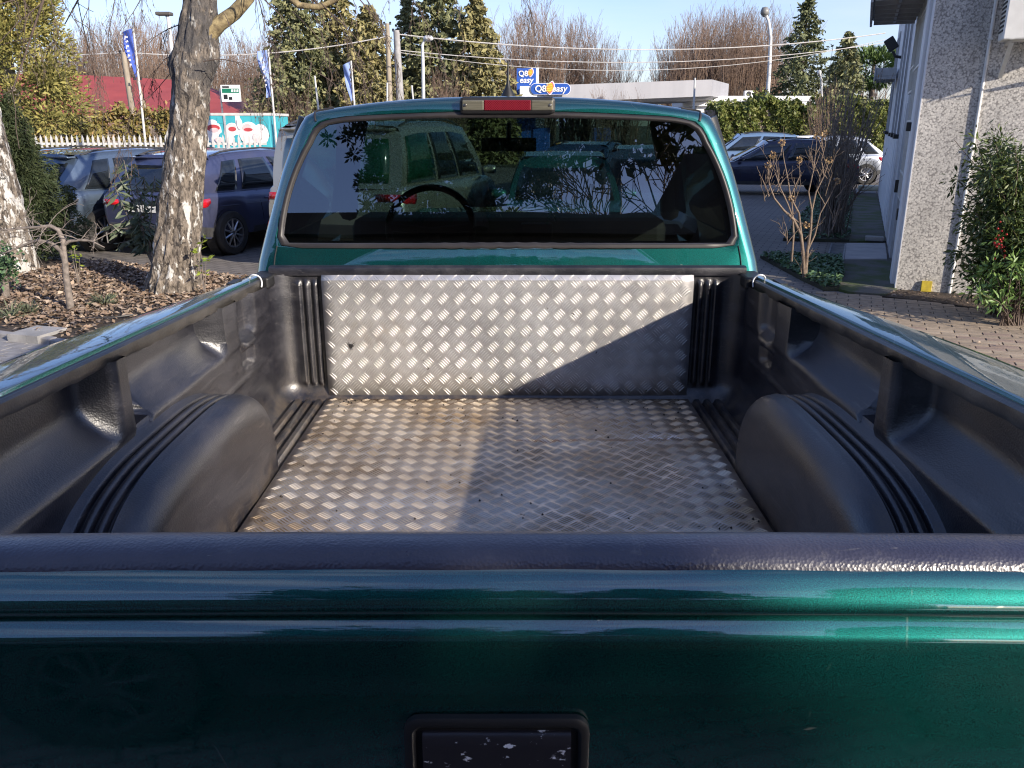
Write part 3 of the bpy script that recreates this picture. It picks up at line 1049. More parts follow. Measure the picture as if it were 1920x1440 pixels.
# ------------------------------------------------------------------ the ground
def brick_ground(name, c1, c2, mortar, scale, bw=0.5, rh=0.25):
    m, N, L, B = nodes_of(name)
    tc = N.new('ShaderNodeTexCoord')
    mp = N.new('ShaderNodeMapping')
    mp.inputs['Rotation'].default_value = (0, 0, -LOT)
    L.new(tc.outputs['Object'], mp.inputs[0])
    b = N.new('ShaderNodeTexBrick')
    b.inputs['Scale'].default_value = scale
    b.inputs['Brick Width'].default_value = bw
    b.inputs['Row Height'].default_value = rh
    b.inputs['Mortar Size'].default_value = 0.018
    b.inputs['Color1'].default_value = (*c1, 1)
    b.inputs['Color2'].default_value = (*c2, 1)
    b.inputs['Mortar'].default_value = (*mortar, 1)
    L.new(mp.outputs[0], b.inputs['Vector'])
    nz = noise(N, L, 0.9, 7, 0.65)
    col = mixc(N, L, ramp(N, L, nz, [(0.35, (0, 0, 0)), (0.7, (0.7,) * 3)]), b.outputs['Color'], tuple(x * 0.55 for x in c1))
    L.new(col, B.inputs['Base Color'])
    B.inputs['Roughness'].default_value = 0.8
    n1 = bump(N, L, B, b.outputs['Fac'], -0.5, 0.01)
    bump(N, L, B, noise(N, L, 60, 5), 0.3, 0.006, n1)
    return m

M_SOIL = mat('soil', (0.085, 0.06, 0.042), (0.035, 0.025, 0.018), 0.95, scale=2.5, detail=9, bs=30, bstr=0.8, bdist=0.03)
M_GROUND = brick_ground('lot_pavers', (0.235, 0.21, 0.185), (0.18, 0.16, 0.145), (0.035, 0.032, 0.03), 2.1)
M_FIELD = mat('far_ground', (0.09, 0.085, 0.05), (0.06, 0.055, 0.035), 0.95, scale=0.15)
g = MB().slab([(-900, -500), (900, -500), (900, 1400), (-900, 1400)], -0.5, -0.012).build('ground', M_FIELD)
g['kind'] = 'structure'
def lot_poly(pts):
    return [D2 * u + D1 * v for u, v in pts]
lot = MB().slab(lot_poly([(-34, -22), (28, -22), (28, 36), (-34, 36)]), -0.2, 0.0).build('parking_lot', M_GROUND)
lot['kind'] = 'structure'

def sheet(name, pts, z, m, thick=0.05, lab=None):
    o = MB().slab(pts, z - thick, z).build(name, m)
    o['kind'] = 'structure'
    return o

# planting bed on the left, with its kerb
BED0 = G(0, 630)
def bedp(u, v):
    p = Vector((BED0.x, BED0.y, 0)) + D2 * u + D1 * v
    return (p.x, p.y)
bed_pts = [bedp(-9, 0), bedp(1.15, 0), bedp(2.2, 0.8), bedp(3.4, 1.9), bedp(3.4, 2.9), bedp(-9, 3.6)]
sheet('planting_bed', bed_pts, 0.05, M_SOIL, 0.1)

def in_poly(x, y, P):
    c = False
    n = len(P)
    j = n - 1
    for i in range(n):
        if (P[i][1] > y) != (P[j][1] > y) and x < (P[j][0] - P[i][0]) * (y - P[i][1]) / (P[j][1] - P[i][1]) + P[i][0]:
            c = not c
        j = i
    return c

def scatter(P, n, rnd):
    xs, ys = [p[0] for p in P], [p[1] for p in P]
    out = []
    while len(out) < n:
        x, y = rnd.uniform(min(xs), max(xs)), rnd.uniform(min(ys), max(ys))
        if in_poly(x, y, P):
            out.append((x, y))
    return out

rnd = random.Random(5)
vis_bed = [bedp(-2.6, 0.05), bedp(1.1, 0.03), bedp(2.2, 0.85), bedp(3.3, 1.95), bedp(3.3, 2.8), bedp(-2.6, 3.4)]
pts = scatter(vis_bed, 17000, rnd)
pts = [p for p in pts if rnd.random() < 0.10 + 0.9 * sm(0.25, 1.1, (Vector((p[0], p[1], 0)) - BED0).dot(D1) + 0.5 * math.sin(p[0] * 3.1 + p[1] * 2.0))]
cen = np.array([(x, y, 0.055 + abs(rnd.gauss(0, 0.018))) for x, y in pts])
dr = rng.normal(size=(len(cen), 3)) * (1, 1, 0.35)
lm = leaf_mesh('leaf_litter', cen, dr, rng.uniform(0.025, 0.085, len(cen)), 0.6, 0.12, up=(0, 0, 1.0))
M_LITTER = island_mat('dry_leaves', [(0.17, 0.12, 0.085), (0.31, 0.215, 0.15), (0.11, 0.08, 0.06), (0.46, 0.36, 0.27), (0.22, 0.155, 0.11)], 0.8)
tag(link('leaf_litter', lm, M_LITTER), 'brown dry leaves littering the soil round the birch', 'leaf litter', kind='stuff')

# ------------------------------------------------------------------ pavers one by one
M_PAVE = [mat('paver_' + n, a, b, 0.85, scale=14, detail=8, bs=120, bstr=0.5, bdist=0.004, src='Object') for n, a, b in
          (('tan', (0.34, 0.265, 0.19), (0.23, 0.18, 0.13)), ('buff', (0.39, 0.31, 0.225), (0.29, 0.225, 0.16)), ('rose', (0.32, 0.235, 0.18), (0.22, 0.16, 0.125)))]
M_PAVEG = [mat('paver_' + n, a, b, 0.8, scale=12, detail=8, bs=120, bstr=0.5, bdist=0.004) for n, a, b in
           (('grey', (0.29, 0.28, 0.28), (0.21, 0.20, 0.20)), ('pale', (0.33, 0.315, 0.31), (0.24, 0.23, 0.225)))]
def paver_data(L_, W_, name, wave=0.0):
    m = MB()
    k = 5 if wave else 2
    top = []
    a = L_ / 2 - 0.004
    b = W_ / 2 - 0.004
    ring = []
    xs = np.linspace(-a, a, k)
    for i, x in enumerate(xs):
        ring.append((x, -b + wave * math.sin(i * math.pi / 2)))
    for i, x in enumerate(xs[::-1]):
        ring.append((x, b + wave * math.sin((k - 1 - i) * math.pi / 2)))
    n = len(ring)
    lo = [(x, y, -0.03) for x, y in ring]
    mid = [(x, y, 0.0065) for x, y in ring]
    hi = [(x * 0.975, y * 0.95, 0.0105) for x, y in ring]
    m.grid([lo, mid, hi], closed=True)
    m.f.append(tuple(range(2 * n, 3 * n)))
    me = bpy.data.meshes.new(name)
    me.from_pydata(m.v, [], m.f)
    return me

def pave(surface, poly, org, L_, W_, mats, wave, limit, rd, ang=0.0):
    e1 = Vector((D2.x, D2.y, 0))
    e2 = Vector((D1.x, D1.y, 0))
    if ang:
        e1.rotate(Quaternion((0, 0, 1), ang))
        e2.rotate(Quaternion((0, 0, 1), ang))
    datas = []
    for m in mats:
        d = paver_data(L_, W_, 'paver', wave)
        d.materials.append(m)
        datas.append(d)
    spots = []
    for j in range(-60, 60):
        for i in range(-50, 50):
            p = Vector(org) + e1 * (i * L_ + (0.5 * L_ if j % 2 else 0)) + e2 * (j * W_)
            if in_poly(p.x, p.y, poly):
                spots.append(p)
    spots.sort(key=lambda p: p.length)
    rz = math.atan2(e1.y, e1.x)
    for p in spots[:limit]:
        o = bpy.data.objects.new('paver', rd.choice(datas))
        o.location = (p.x, p.y, rd.uniform(-0.002, 0.002))
        o.rotation_euler = (rd.uniform(-0.010, 0.010), rd.uniform(-0.010, 0.010), rz + rd.uniform(-0.008, 0.008))
        C.objects.link(o)
        o.parent = surface
    rest = spots[limit:]
    if rest:
        m = MB()
        for p in rest:
            Mx = Matrix.Translation((p.x, p.y, rd.uniform(-0.002, 0.002))) @ Matrix.Rotation(rz + rd.uniform(-0.008, 0.008), 4, 'Z')
            m.add([Mx @ v.co for v in datas[0].vertices], [tuple(f.vertices) for f in datas[0].polygons])
        o = m.build('paver_field', mats[0], surface)
        o['kind'] = 'stuff'

M_JOINT = mat('joint_sand', (0.06, 0.05, 0.04), (0.025, 0.022, 0.018), 0.95, scale=5)
rp = [G(1545, 549), G(1590, 552), G(1670, 559), G(1768, 570), G(1850, 584), G(1935, 602), Vector((6.6, 7.0, 0)), Vector((4.0, 4.2, 0)), Vector((2.2, 5.6, 0))]
rp = [(p.x, p.y) for p in rp]
sr = sheet('pavement', rp, 0.0015, M_JOINT, 0.03)
pave(sr, rp, (4.2, 8.0, 0), 0.236, 0.116, M_PAVE, 0.0, 295, random.Random(3))
lp = [bedp(-3.4, -0.03), bedp(1.25, -0.03), bedp(2.3, 0.75), (-1.6, 7.4), (-1.7, 4.4), (-4.6, 5.0), (-6.4, 7.2)]
sl = sheet('pavement', lp, 0.0015, M_JOINT, 0.03)
pave(sl, lp, (-4.1, 6.9, 0), 0.225, 0.1125, M_PAVEG, 0.006, 295, random.Random(4))
kb = MB
for i in range(9):
    a, b = bedp(-3.35 + i * 0.51, -0.03), bedp(-3.35 + i * 0.51 + 0.50, -0.03)
    Mx = Matrix.Translation(((a[0] + b[0]) / 2, (a[1] + b[1]) / 2, 0)) @ Matrix.Rotation(math.atan2(D2.y, D2.x), 4, 'Z')
    MB().box(-0.25, 0.25, -0.045, 0.045, -0.1, 0.055 + 0.004 * math.sin(i * 3), Mx).build('kerb_stone', M_PAVEG[1], sl, bevel=0.008)
c = G(70, 622, 0.07)
Mx = Matrix.Translation((c.x, c.y, 0)) @ Matrix.Rotation(LOT + 0.1, 4, 'Z')
M_CONC = mat('concrete', (0.36, 0.35, 0.34), (0.24, 0.235, 0.23), 0.85, scale=5, detail=9, bs=70, bstr=0.5)
o = MB().box(-0.17, 0.17, -0.17, 0.17, 0.0, 0.08, Mx).box(-0.025, 0.025, -0.008, 0.008, 0.08, 0.083, Mx).build('inspection_cover', M_CONC, bevel=0.006)
tag(o, 'square grey concrete inspection cover at the edge of the leafy bed', 'drain cover')

# strip garden and path by the building on the right
def gp(*pp):
    return [(G(x, y).x, G(x, y).y) for x, y in pp]
M_MOSS = mat('mossy_concrete', (0.10, 0.095, 0.085), (0.055, 0.075, 0.02), 0.9, scale=2.2, detail=8, lo=0.42, hi=0.56, bs=60, bstr=0.6)
M_IVYSOIL = mat('garden_soil', (0.05, 0.05, 0.03), (0.03, 0.028, 0.018), 0.95, scale=3, bs=40, bstr=0.7)
garden1 = gp((1425, 484), (1577, 491), (1581, 520), (1572, 546), (1545, 546), (1500, 525))
garden2 = gp((1468, 452), (1592, 455), (1600, 366), (1575, 350), (1545, 352))
path1 = gp((1577, 491), (1668, 491), (1681, 546), (1660, 557), (1590, 551), (1572, 546))
path2 = gp((1592, 455), (1661, 455), (1644, 366), (1600, 366))
sheet('garden_strip', garden1, 0.05, M_IVYSOIL)
sheet('garden_strip', garden2, 0.05, M_IVYSOIL)
sheet('path', path1, 0.03, M_MOSS)
sheet('path', path2, 0.03, M_MOSS)
slab_p = gp((1583, 489), (1663, 489), (1659, 459), (1587, 459))
sheet('door_slab', slab_p, 0.03, mat('smooth_concrete', (0.45, 0.43, 0.42), (0.33, 0.32, 0.32), 0.7, scale=3, detail=7))
far_slab = gp((1600, 363), (1642, 363), (1641, 355), (1602, 355))
sheet('door_slab', far_slab, 0.03, M_CONC)
gr = thing('drain_grating', 'dark barred steel drain grating between pavers and door slab', 'drain grating', tuple(G(1569, 474)), LOT)
gd = gp((1553, 489), (1580, 489), (1584, 459), (1562, 459))
gl_ = Vector((gd[2][0] - gd[1][0], gd[2][1] - gd[1][1], 0)).length
gw_ = Vector((gd[1][0] - gd[0][0], gd[1][1] - gd[0][1], 0)).length
M_STEEL = mat('galvanised_steel', (0.35, 0.36, 0.38), (0.22, 0.23, 0.25), 0.5, 0.6)
MB().box(-gw_ / 2, gw_ / 2, -gl_ / 2, gl_ / 2, -0.02, 0.008).build('pit', M_DARK, gr)
for i in range(14):
    y = lerp(-gl_ / 2 + 0.03, gl_ / 2 - 0.03, i / 13)
    MB().box(-gw_ / 2, gw_ / 2, y - 0.012, y + 0.012, 0.008, 0.028).build('bar', M_STEEL, gr)
for s in (-1, 1):
    MB().box(s * gw_ / 2 - 0.012, s * gw_ / 2 + 0.012, -gl_ / 2, gl_ / 2, 0.0, 0.031).build('frame', M_STEEL, gr)
p = G(1640, 451, 0.03)
Mx = Matrix.Translation(p) @ Matrix.Rotation(LOT, 4, 'Z')
tag(MB().box(-0.15, 0.13, -0.1, 0.1, 0, 0.07, Mx).build('stone_block', M_CONC, bevel=0.012), 'small pale stone block on the mossy path by the door', 'stone block')
p = G(1630, 358, 0.03)
Mx = Matrix.Translation(p) @ Matrix.Rotation(LOT + 0.2, 4, 'Z')
tag(MB().box(-0.32, 0.3, -0.12, 0.12, 0, 0.16, Mx).build('stone_block', mat('pale_stone', (0.55, 0.55, 0.45), (0.4, 0.42, 0.3)), bevel=0.05), 'rounded pale block lying at the far end of the mossy path', 'stone block')

M_IVY = island_mat('ivy_leaves', [(0.07, 0.135, 0.06), (0.11, 0.19, 0.085), (0.05, 0.10, 0.05), (0.15, 0.23, 0.11)], 0.5)
rnd = random.Random(8)
pts = scatter(garden1, 2600, rnd) + scatter(garden2, 3800, rnd)
cen = np.array([(x, y, 0.05 + rnd.uniform(0.0, 0.07)) for x, y in pts])
lm = leaf_mesh('ground_cover', cen, rng.normal(size=(len(cen), 3)) * (1, 1, 0.5), rng.uniform(0.035, 0.08, len(cen)), 0.7, 0.08, up=(0, 0, 1))
tag(link('ground_cover', lm, M_IVY), 'low green ground cover in the garden strip by the building', 'ground cover', kind='stuff')
# dry leaf crumbs along the foot of the gable
soil_p = [G(1650, 557), G(1768, 570), G(1850, 584), G(1935, 602), Vector((7.0, 7.4, 0)), Vector((8.2, 8.25, 0)), Vector((4.56, 9.72, 0))]
soil_p = [(p.x, p.y) for p in soil_p]
sheet('soil_bed', soil_p, 0.015, M_SOIL)
pts = scatter(soil_p, 900, rnd) + scatter(rp, 260, rnd)
cen = np.array([(x, y, 0.022 + rnd.uniform(0, 0.006)) for x, y in pts])
lm = leaf_mesh('fallen_leaves', cen, rng.normal(size=(len(cen), 3)) * (1, 1, 0.2), rng.uniform(0.015, 0.05, len(cen)), 0.5, 0.08, up=(0, 0, 1))
tag(link('fallen_leaves', lm, M_LITTER), 'small dry leaves scattered at the foot of the pebbled gable', 'fallen leaves', kind='stuff')

# ------------------------------------------------------------------ the building on the right
def pebbledash():
    m, N, L, B = nodes_of('pebbledash')
    tc = N.new('ShaderNodeTexCoord')
    v = N.new('ShaderNodeTexVoronoi')
    v.inputs['Scale'].default_value = 54
    L.new(tc.outputs['Object'], v.inputs['Vector'])
    gap = ramp(N, L, v.outputs['Distance'], [(0.50, (0, 0, 0)), (0.80, (1, 1, 1))])
    sc = N.new('ShaderNodeSeparateColor')
    L.new(v.outputs['Color'], sc.inputs[0])
    tone = mixc(N, L, sc.outputs[0], (0.64, 0.605, 0.55), (0.43, 0.41, 0.38))
    col = mixc(N, L, gap, tone, (0.24, 0.225, 0.21))
    st = ramp(N, L, noise(N, L, 1.4, 7, 0.6, stretch=(1, 1, 0.5)), [(0.45, (0, 0, 0)), (0.75, (0.55,) * 3)])
    col = mixc(N, L, st, col, (0.13, 0.12, 0.11))
    L.new(col, B.inputs['Base Color'])
    B.inputs['Roughness'].default_value = 0.85
    bump(N, L, B, v.outputs['Distance'], -0.9, 0.02)
    return m
M_PEB = pebbledash()
M_WALL = mat('white_painted_panel', (0.74, 0.74, 0.75), (0.62, 0.62, 0.63), 0.6, scale=2, detail=7, bs=30, bstr=0.1, stretch=(1, 1, 0.3))
M_TRIMG = mat('grey_trim', (0.40, 0.40, 0.41), (0.30, 0.30, 0.31), 0.6)
M_WGLASS = mat('dark_window_glass', (0.03, 0.035, 0.045), (0.02, 0.025, 0.03), 0.06, spec=0.8)
M_WHITEM = mat('white_metal', (0.72, 0.72, 0.70), (0.6, 0.6, 0.58), 0.4)
corner = G(1679, 545)
BLD = thing('building', 'long white building with pebble-dashed gable and barred tall windows', 'building', (corner.x, corner.y, 0), LOT)
BH = 4.65
LW = 15.5
GW = 3.8
MB().box(0.0, GW, 0.0, 0.24, 0.0, BH).build('gable_wall', M_PEB, BLD)
MB().box(-0.012, 0.0, -0.004, 0.27, 0.0, BH).build('corner_trim', M_WALL, BLD)
wl_ = MB()
wl_.box(0.03, 0.25, 0.242, LW, 0.0, BH)
wl_.build('long_wall', M_WALL, BLD)
MB().box(0.0, GW, LW - 0.2, LW, 0.0, BH).build('end_wall', M_WALL, BLD)
MB().box(-0.1, GW + 0.1, -0.08, LW + 0.1, BH + 0.002, BH + 0.25).build('roof', M_TRIMG, BLD)
# vertical sheet panels of the long wall
y = 3.6
k = 0
while y < LW - 0.3:
    w = 0.46
    MB().box(-0.006 - 0.006 * (k % 2), 0.03, y + 0.012, y + w - 0.012, 0.02, BH - 0.01).build('wall_panel', M_WALL, BLD, bevel=0.006)
    y += w
    k += 1
# plaster pier, then the tall barred window and door bay
MB().box(-0.05, 0.03, 0.30, 0.78, 0.0, BH - 0.01).build('pier', M_WALL, BLD, bevel=0.01)
def barred_window(y0, y1, z0, z1, nb, cross):
    w = MB().box(-0.004, 0.04, y0, y1, z0, z1).build('window', M_WGLASS, BLD)
    for a, b, c, d in ((y0 - 0.03, y0 + 0.02, z0, z1), (y1 - 0.02, y1 + 0.03, z0, z1), (y0 - 0.03, y1 + 0.03, z0 - 0.03, z0), (y0 - 0.03, y1 + 0.03, z1, z1 + 0.03)):
        MB().box(-0.03, 0.02, a, b, c, d).build('frame', M_WHITEM, w)
    for i in range(nb):
        y = lerp(y0, y1, (i + 1) / (nb + 1))
        MB().box(-0.042, -0.028, y - 0.008, y + 0.008, z0 + 0.01, z1 - 0.01).build('bar', M_WHITEM, w)
    for i in range(cross):
        z = lerp(z0, z1, (i + 0.5) / cross)
        MB().box(-0.046, -0.026, y0 + 0.02, y1 - 0.02, z - 0.012, z + 0.012).build('bar', M_WHITEM, w)
barred_window(0.86, 2.1, 0.95, 4.1, 9, 5)
barred_window(2.25, 3.4, 2.3, 4.1, 8, 3)
dr_ = MB().box(-0.02, 0.035, 2.3, 3.35, 0.05, 2.15).build('door', M_TRIMG, BLD, bevel=0.006)
MB().box(-0.07, -0.02, 2.42, 2.46, 0.95, 1.12).build('handle', M_DARK, dr_)
MB().box(-0.06, 0.03, 0.90, 1.02, 0.72, 0.86).build('wall_box', M_DARK, BLD, bevel=0.006)
MB().box(-0.10, -0.05, 0.52, 0.62, 1.78, 1.88).build('wall_lamp', M_DARK, BLD, bevel=0.006)
for y0 in (5.2, 6.9, 8.6, 12.4, 14.2):
    w = MB().box(-0.022, 0.0, y0, y0 + 0.34, 1.75, 3.9).build('window', M_WGLASS, BLD)
    MB().box(-0.034, 0.0, y0 - 0.045, y0 - 0.001, 1.7, 3.95).build('frame', M_TRIMG, w)
    MB().box(-0.034, 0.0, y0 + 0.341, y0 + 0.385, 1.7, 3.95).build('frame', M_TRIMG, w)
    MB().box(-0.09, 0.0, y0 - 0.05, y0 + 0.39, 1.63, 1.70).build('sill', M_DARK, w)
def canopy(y0, y1, z, d, t):
    c = MB().box(-d, -0.052, y0, y1, z, z + t).build('canopy', M_TRIMG, BLD, bevel=0.01)
    n = int((y1 - y0) / 0.42)
    for i in range(n + 1):
        y = lerp(y0 + 0.03, y1 - 0.03, i / n)
        MB().box(-d + 0.02, -0.055, y - 0.02, y + 0.02, z - 0.06, z).build('beam', M_TRIMG, c)
    MB().box(-d * 0.55, -d * 0.5, y0 + 0.02, y1 - 0.02, z - 0.05, z).build('beam', M_TRIMG, c)
    MB().box(-d - 0.03, -d, y0 - 0.02, y1 + 0.02, z - 0.08, z + t + 0.05).build('fascia', M_TRIMG, c)
canopy(0.85, 3.6, 3.30, 0.62, 0.20)
canopy(10.2, 12.0, 2.86, 0.46, 0.17)
# conduit and aggregate on the gable
MB().tube([(0.56, -0.018, 0.0), (0.56, -0.018, BH - 0.1)], 0.017, 8).build('conduit', M_WHITEM, BLD, 60)
for z in (0.5, 1.6, 2.7, 3.8):
    MB().box(0.535, 0.585, -0.038, 0.0, z, z + 0.02).build('conduit_clip', M_WHITEM, BLD)
M_ACW = mat('ac_casing', (0.75, 0.74, 0.70), (0.66, 0.65, 0.61), 0.45)
AC = thing('air_conditioner', 'cream outdoor air conditioner unit bracketed high on the pebbled gable', 'air conditioner', tuple(BLD.location + D2 * 1.04 + Vector((0, 0, 2.66)) - D1 * 0.01), LOT)
MB().box(-0.42, 0.42, -0.46, -0.12, 0.0, 0.74).build('casing', M_ACW, AC, bevel=0.015)
fr = MB()
rows = []
for rr_ in (0.0, 0.08, 0.16, 0.24):
    if rr_:
        pts = [(0.05 + rr_ * math.cos(t), -0.475, 0.38 + rr_ * math.sin(t)) for t in np.linspace(0, 2 * math.pi, 25)]
        fr.tube(pts, 0.004, 5)
for t in range(8):
    a = t * math.pi / 4
    fr.tube([(0.05, -0.475, 0.38), (0.05 + 0.25 * math.cos(a), -0.475, 0.38 + 0.25 * math.sin(a))], 0.003, 5)
fr.build('fan_grille', M_DARK, AC, 60)
for i in range(14):
    z = 0.08 + i * 0.044
    MB().box(-0.428, -0.42, -0.43, -0.15, z, z + 0.018).build('side_louvre', M_DARK, AC)
for x in (-0.33, 0.33):
    MB().add([(x - 0.02, 0.0, -0.03), (x + 0.02, 0.0, -0.03), (x - 0.02, -0.48, -0.005), (x + 0.02, -0.48, -0.005), (x - 0.02, 0.0, -0.005), (x + 0.02, 0.0, -0.005), (x - 0.02, 0.0, -0.34), (x + 0.02, 0.0, -0.34), (x - 0.02, -0.44, -0.03), (x + 0.02, -0.44, -0.03), (x - 0.02, 0, -0.28), (x + 0.02, 0, -0.28)],
             [(4, 5, 3, 2), (0, 2, 3, 1), (0, 1, 5, 4), (6, 8, 9, 7), (10, 11, 9, 8), (6, 7, 11, 10), (6, 10, 8), (7, 9, 11)]).build('bracket', M_WHITEM, AC)
FL = thing('floodlight', 'black floodlight tilted on the edge of the white building roofline', 'floodlight', tuple(BLD.location + D1 * 9.4 + D2 * -0.02), LOT)
MB().tube([(0, 0, 3.18), (-0.12, 0, 3.20), (-0.17, 0, 3.30)], 0.03, 6).build('arm', M_DARK, FL)
MB().box(-0.13, 0.13, -0.05, 0.07, -0.10, 0.10, Matrix.Translation((-0.22, 0, 3.44)) @ Matrix.Rotation(R(55), 4, 'Y')).build('lamp_head', M_DARK, FL, bevel=0.02)
p = G(1735, 549)
Mx = Matrix.Translation((p.x, p.y, 0.01)) @ Matrix.Rotation(LOT, 4, 'Z') @ Matrix.Rotation(R(-12), 4, 'X')
o = MB().box(-0.055, 0.055, -0.04, 0.04, 0, 0.125, Mx).build('yellow_box', mat('yellow_card', (0.55, 0.42, 0.03), (0.40, 0.30, 0.03), 0.6, scale=20), bevel=0.004)
tag(o, 'small yellow box standing against the foot of the pebbled gable', 'box')

# ------------------------------------------------------------------ parked cars
M_CGLASS = mat('car_glass', (0.012, 0.016, 0.020), (0.02, 0.024, 0.028), 0.02, spec=0.9)
M_CGLASSG = mat('car_glass_green_shade', (0.012, 0.065, 0.04), (0.010, 0.05, 0.03), 0.04, spec=0.8)
M_CPLAST = mat('grey_bumper_plastic', (0.035, 0.035, 0.038), (0.05, 0.05, 0.052), 0.55)
M_RIM = mat('alloy_rim', (0.55, 0.55, 0.56), (0.45, 0.45, 0.46), 0.3, 0.9)
M_TAIL = mat('tail_lens', (0.55, 0.012, 0.02), (0.38, 0.008, 0.015), 0.1, scale=40, coat=1)
M_CLEAR = mat('clear_lens', (0.62, 0.64, 0.66), (0.25, 0.26, 0.28), 0.08, 0.5, scale=26, coat=1)
M_PLATE = mat('number_plate', (0.75, 0.75, 0.72), rough=0.4)
M_SEAM = mat('panel_gap', (0.006, 0.006, 0.007), rough=0.7)

STY = {
    'suv': dict(belt=[(0, .50), (.012, .585), (.03, .615), (.5, .60), (.70, .595), (.76, .585), (.88, .555), (.965, .50), (.99, .42), (1, .34)],
                rb=.025, rt=.135, ft=.56, fb=.735, roof=[(0, .955), (.25, .985), (.6, 1.0), (1, .972)], rw=.76, wins=[(.13, .26), (.30, .57), (.61, .93)]),
    'van': dict(plan=[.93, .955, .97, .98, .99, 1, .995, .97, .91, .84, .66], belt=[(0, .50), (.01, .56), (.02, .58), (.5, .57), (.70, .565), (.78, .555), (.90, .50), (.97, .44), (.99, .38), (1, .30)],
                rb=.015, rt=.05, ft=.60, fb=.79, roof=[(0, .965), (.2, .995), (.7, 1.0), (1, .965)], rw=.83, wins=[(.045, .33), (.36, .60), (.625, .90)]),
    'wagon': dict(belt=[(0, .50), (.012, .58), (.03, .62), (.5, .61), (.68, .60), (.74, .585), (.88, .54), (.965, .48), (.99, .40), (1, .32)],
                  rb=.03, rt=.17, ft=.52, fb=.72, roof=[(0, .945), (.25, .985), (.6, 1.0), (1, .965)], rw=.74, wins=[(.06, .22), (.26, .56), (.60, .94)]),
    'hatch': dict(belt=[(0, .50), (.012, .58), (.03, .62), (.5, .60), (.66, .59), (.74, .575), (.88, .53), (.965, .47), (.99, .40), (1, .32)],
                  rb=.03, rt=.14, ft=.50, fb=.72, roof=[(0, .93), (.25, .98), (.6, 1.0), (1, .965)], rw=.73, wins=[(.06, .20), (.24, .54), (.58, .94)]),
}
def make_car(name, label, cat, loc, head, L_, W_, H_, sty, paint, group=None, glass=None, rear_glass=None, tail='red', spokes=5, rack=True, side_glass=None):
    """head: heading angle of the car's nose from +x; local +y runs to the nose"""
    S = STY[sty]
    T = thing(name, label, cat, loc, head - math.pi / 2, group)
    glass = glass or M_CGLASS
    bx, bz = [a for a, _ in S['belt']], [b for _, b in S['belt']]
    belt = lambda t: interp(bx, bz, t) * H_
    def wid(t):
        return W_ / 2 * interp([0, .01, .03, .08, .2, .4, .7, .85, .93, .97, 1], S.get('plan', [.74, .84, .90, .95, .985, 1, .995, .97, .91, .84, .66]), t)
    def bot(t):
        return interp([0, .02, .06, .94, .98, 1], [.30, .26, .19, .19, .24, .30], t) * H_
    wf, wr, RWH = .795, .165, 0.215 * H_ if H_ < 1.65 else 0.35
    rows = []
    ts = [0, .004, .012, .03, .06] + [.08 + .0185 * i for i in range(46)] + [.93, .955, .975, .99, .997, 1]
    for t in ts:
        w, zb, zt = wid(t), bot(t), belt(t)
        y = (t - .5) * L_
        # wheel openings lift the sill
        zl = zb
        for c in (wf, wr):
            d = (t - c) * L_ / (RWH * 1.13)
            if abs(d) < 1:
                zl = max(zl, RWH + RWH * 1.13 * math.sqrt(1 - d * d))
        zl = min(zl, zt - 0.1)
        zm = lerp(zl, zt, .55)
        half = [(0, zb), (w * .86, zb), (w * .955, zl), (w * .985, lerp(zl, zt, .2)), (w, lerp(zl, zt, .45)), (w * .992, lerp(zl, zt, .72)), (w * .965, zt - .035), (w * .94, zt - .008), (w * .90, zt + .006), (w * .5, zt + .022), (0, zt + .03)]
        row = [Vector((x, y, z)) for x, z in half] + [Vector((-x, y, z)) for x, z in half[::-1][1:-1]]
        rows.append(row)
    m = MB().grid(rows, closed=True)
    k = len(rows[0])
    m.f.append(tuple(range(k)))
    m.f.append(tuple(range(len(m.v) - 1, len(m.v) - k - 1, -1)))
    m.f = [f[::-1] for f in m.f]
    body = m.build('body', paint, T, 38)
    # greenhouse
    NK = 12
    def roofz(u):
        return interp([a for a, _ in S['roof']], [b for _, b in S['roof']], u) * H_
    def st(u):
        tr, tb = lerp(S['rt'], S['ft'], u), lerp(S['rb'], S['fb'], u)
        return tr, tb
    def side_pt(u, v, s):
        tr, tb = st(u)
        zb_, z1 = belt(tb) - .012, roofz(u) - .045 * H_
        xb, xr = wid(tb) * .915, W_ / 2 * S['rw']
        bulge = .03 * W_ * math.sin(math.pi * v) * .55
        return Vector((s * (lerp(xb, xr, v) + bulge), (lerp(tb, tr, v) - .5) * L_, lerp(zb_, z1, v)))
    gm = MB()
    us = [i / NK for i in range(NK + 1)]
    for s in (-1, 1):
        gm.grid([[side_pt(u, v, s) for v in np.linspace(0, 1, 6)] for u in us], flip=(s < 0))
    rr = []
    for u in us:
        a = side_pt(u, 1, 1)
        z = roofz(u)
        half = [(a.x, a.z), (a.x * .965, lerp(a.z, z, .55)), (a.x * .88, lerp(a.z, z, .85)), (a.x * .5, z - .004), (0, z)]
        rr.append([Vector((x, a.y, q)) for x, q in half] + [Vector((-x, a.y, q)) for x, q in half[::-1][1:]])
    gm.grid(rr)
    def end_pt(u, p, v):
        a, b = side_pt(u, v, -1), side_pt(u, v, 1)
        q = a.lerp(b, p)
        q.y += (-1 if u == 0 else 1) * .05 * W_ * math.sin(math.pi * p) * .8
        if v == 1:
            q.z += .045 * H_ * min(1, math.sin(math.pi * p) * 1.7)
        return q
    for u in (0.0, 1.0):
        gm.grid([[end_pt(u, p, v) for p in np.linspace(0, 1, 9)] for v in (0, .25, .5, .75, 1)], flip=(u == 1))
    gm.build('roof', paint, T, 40)
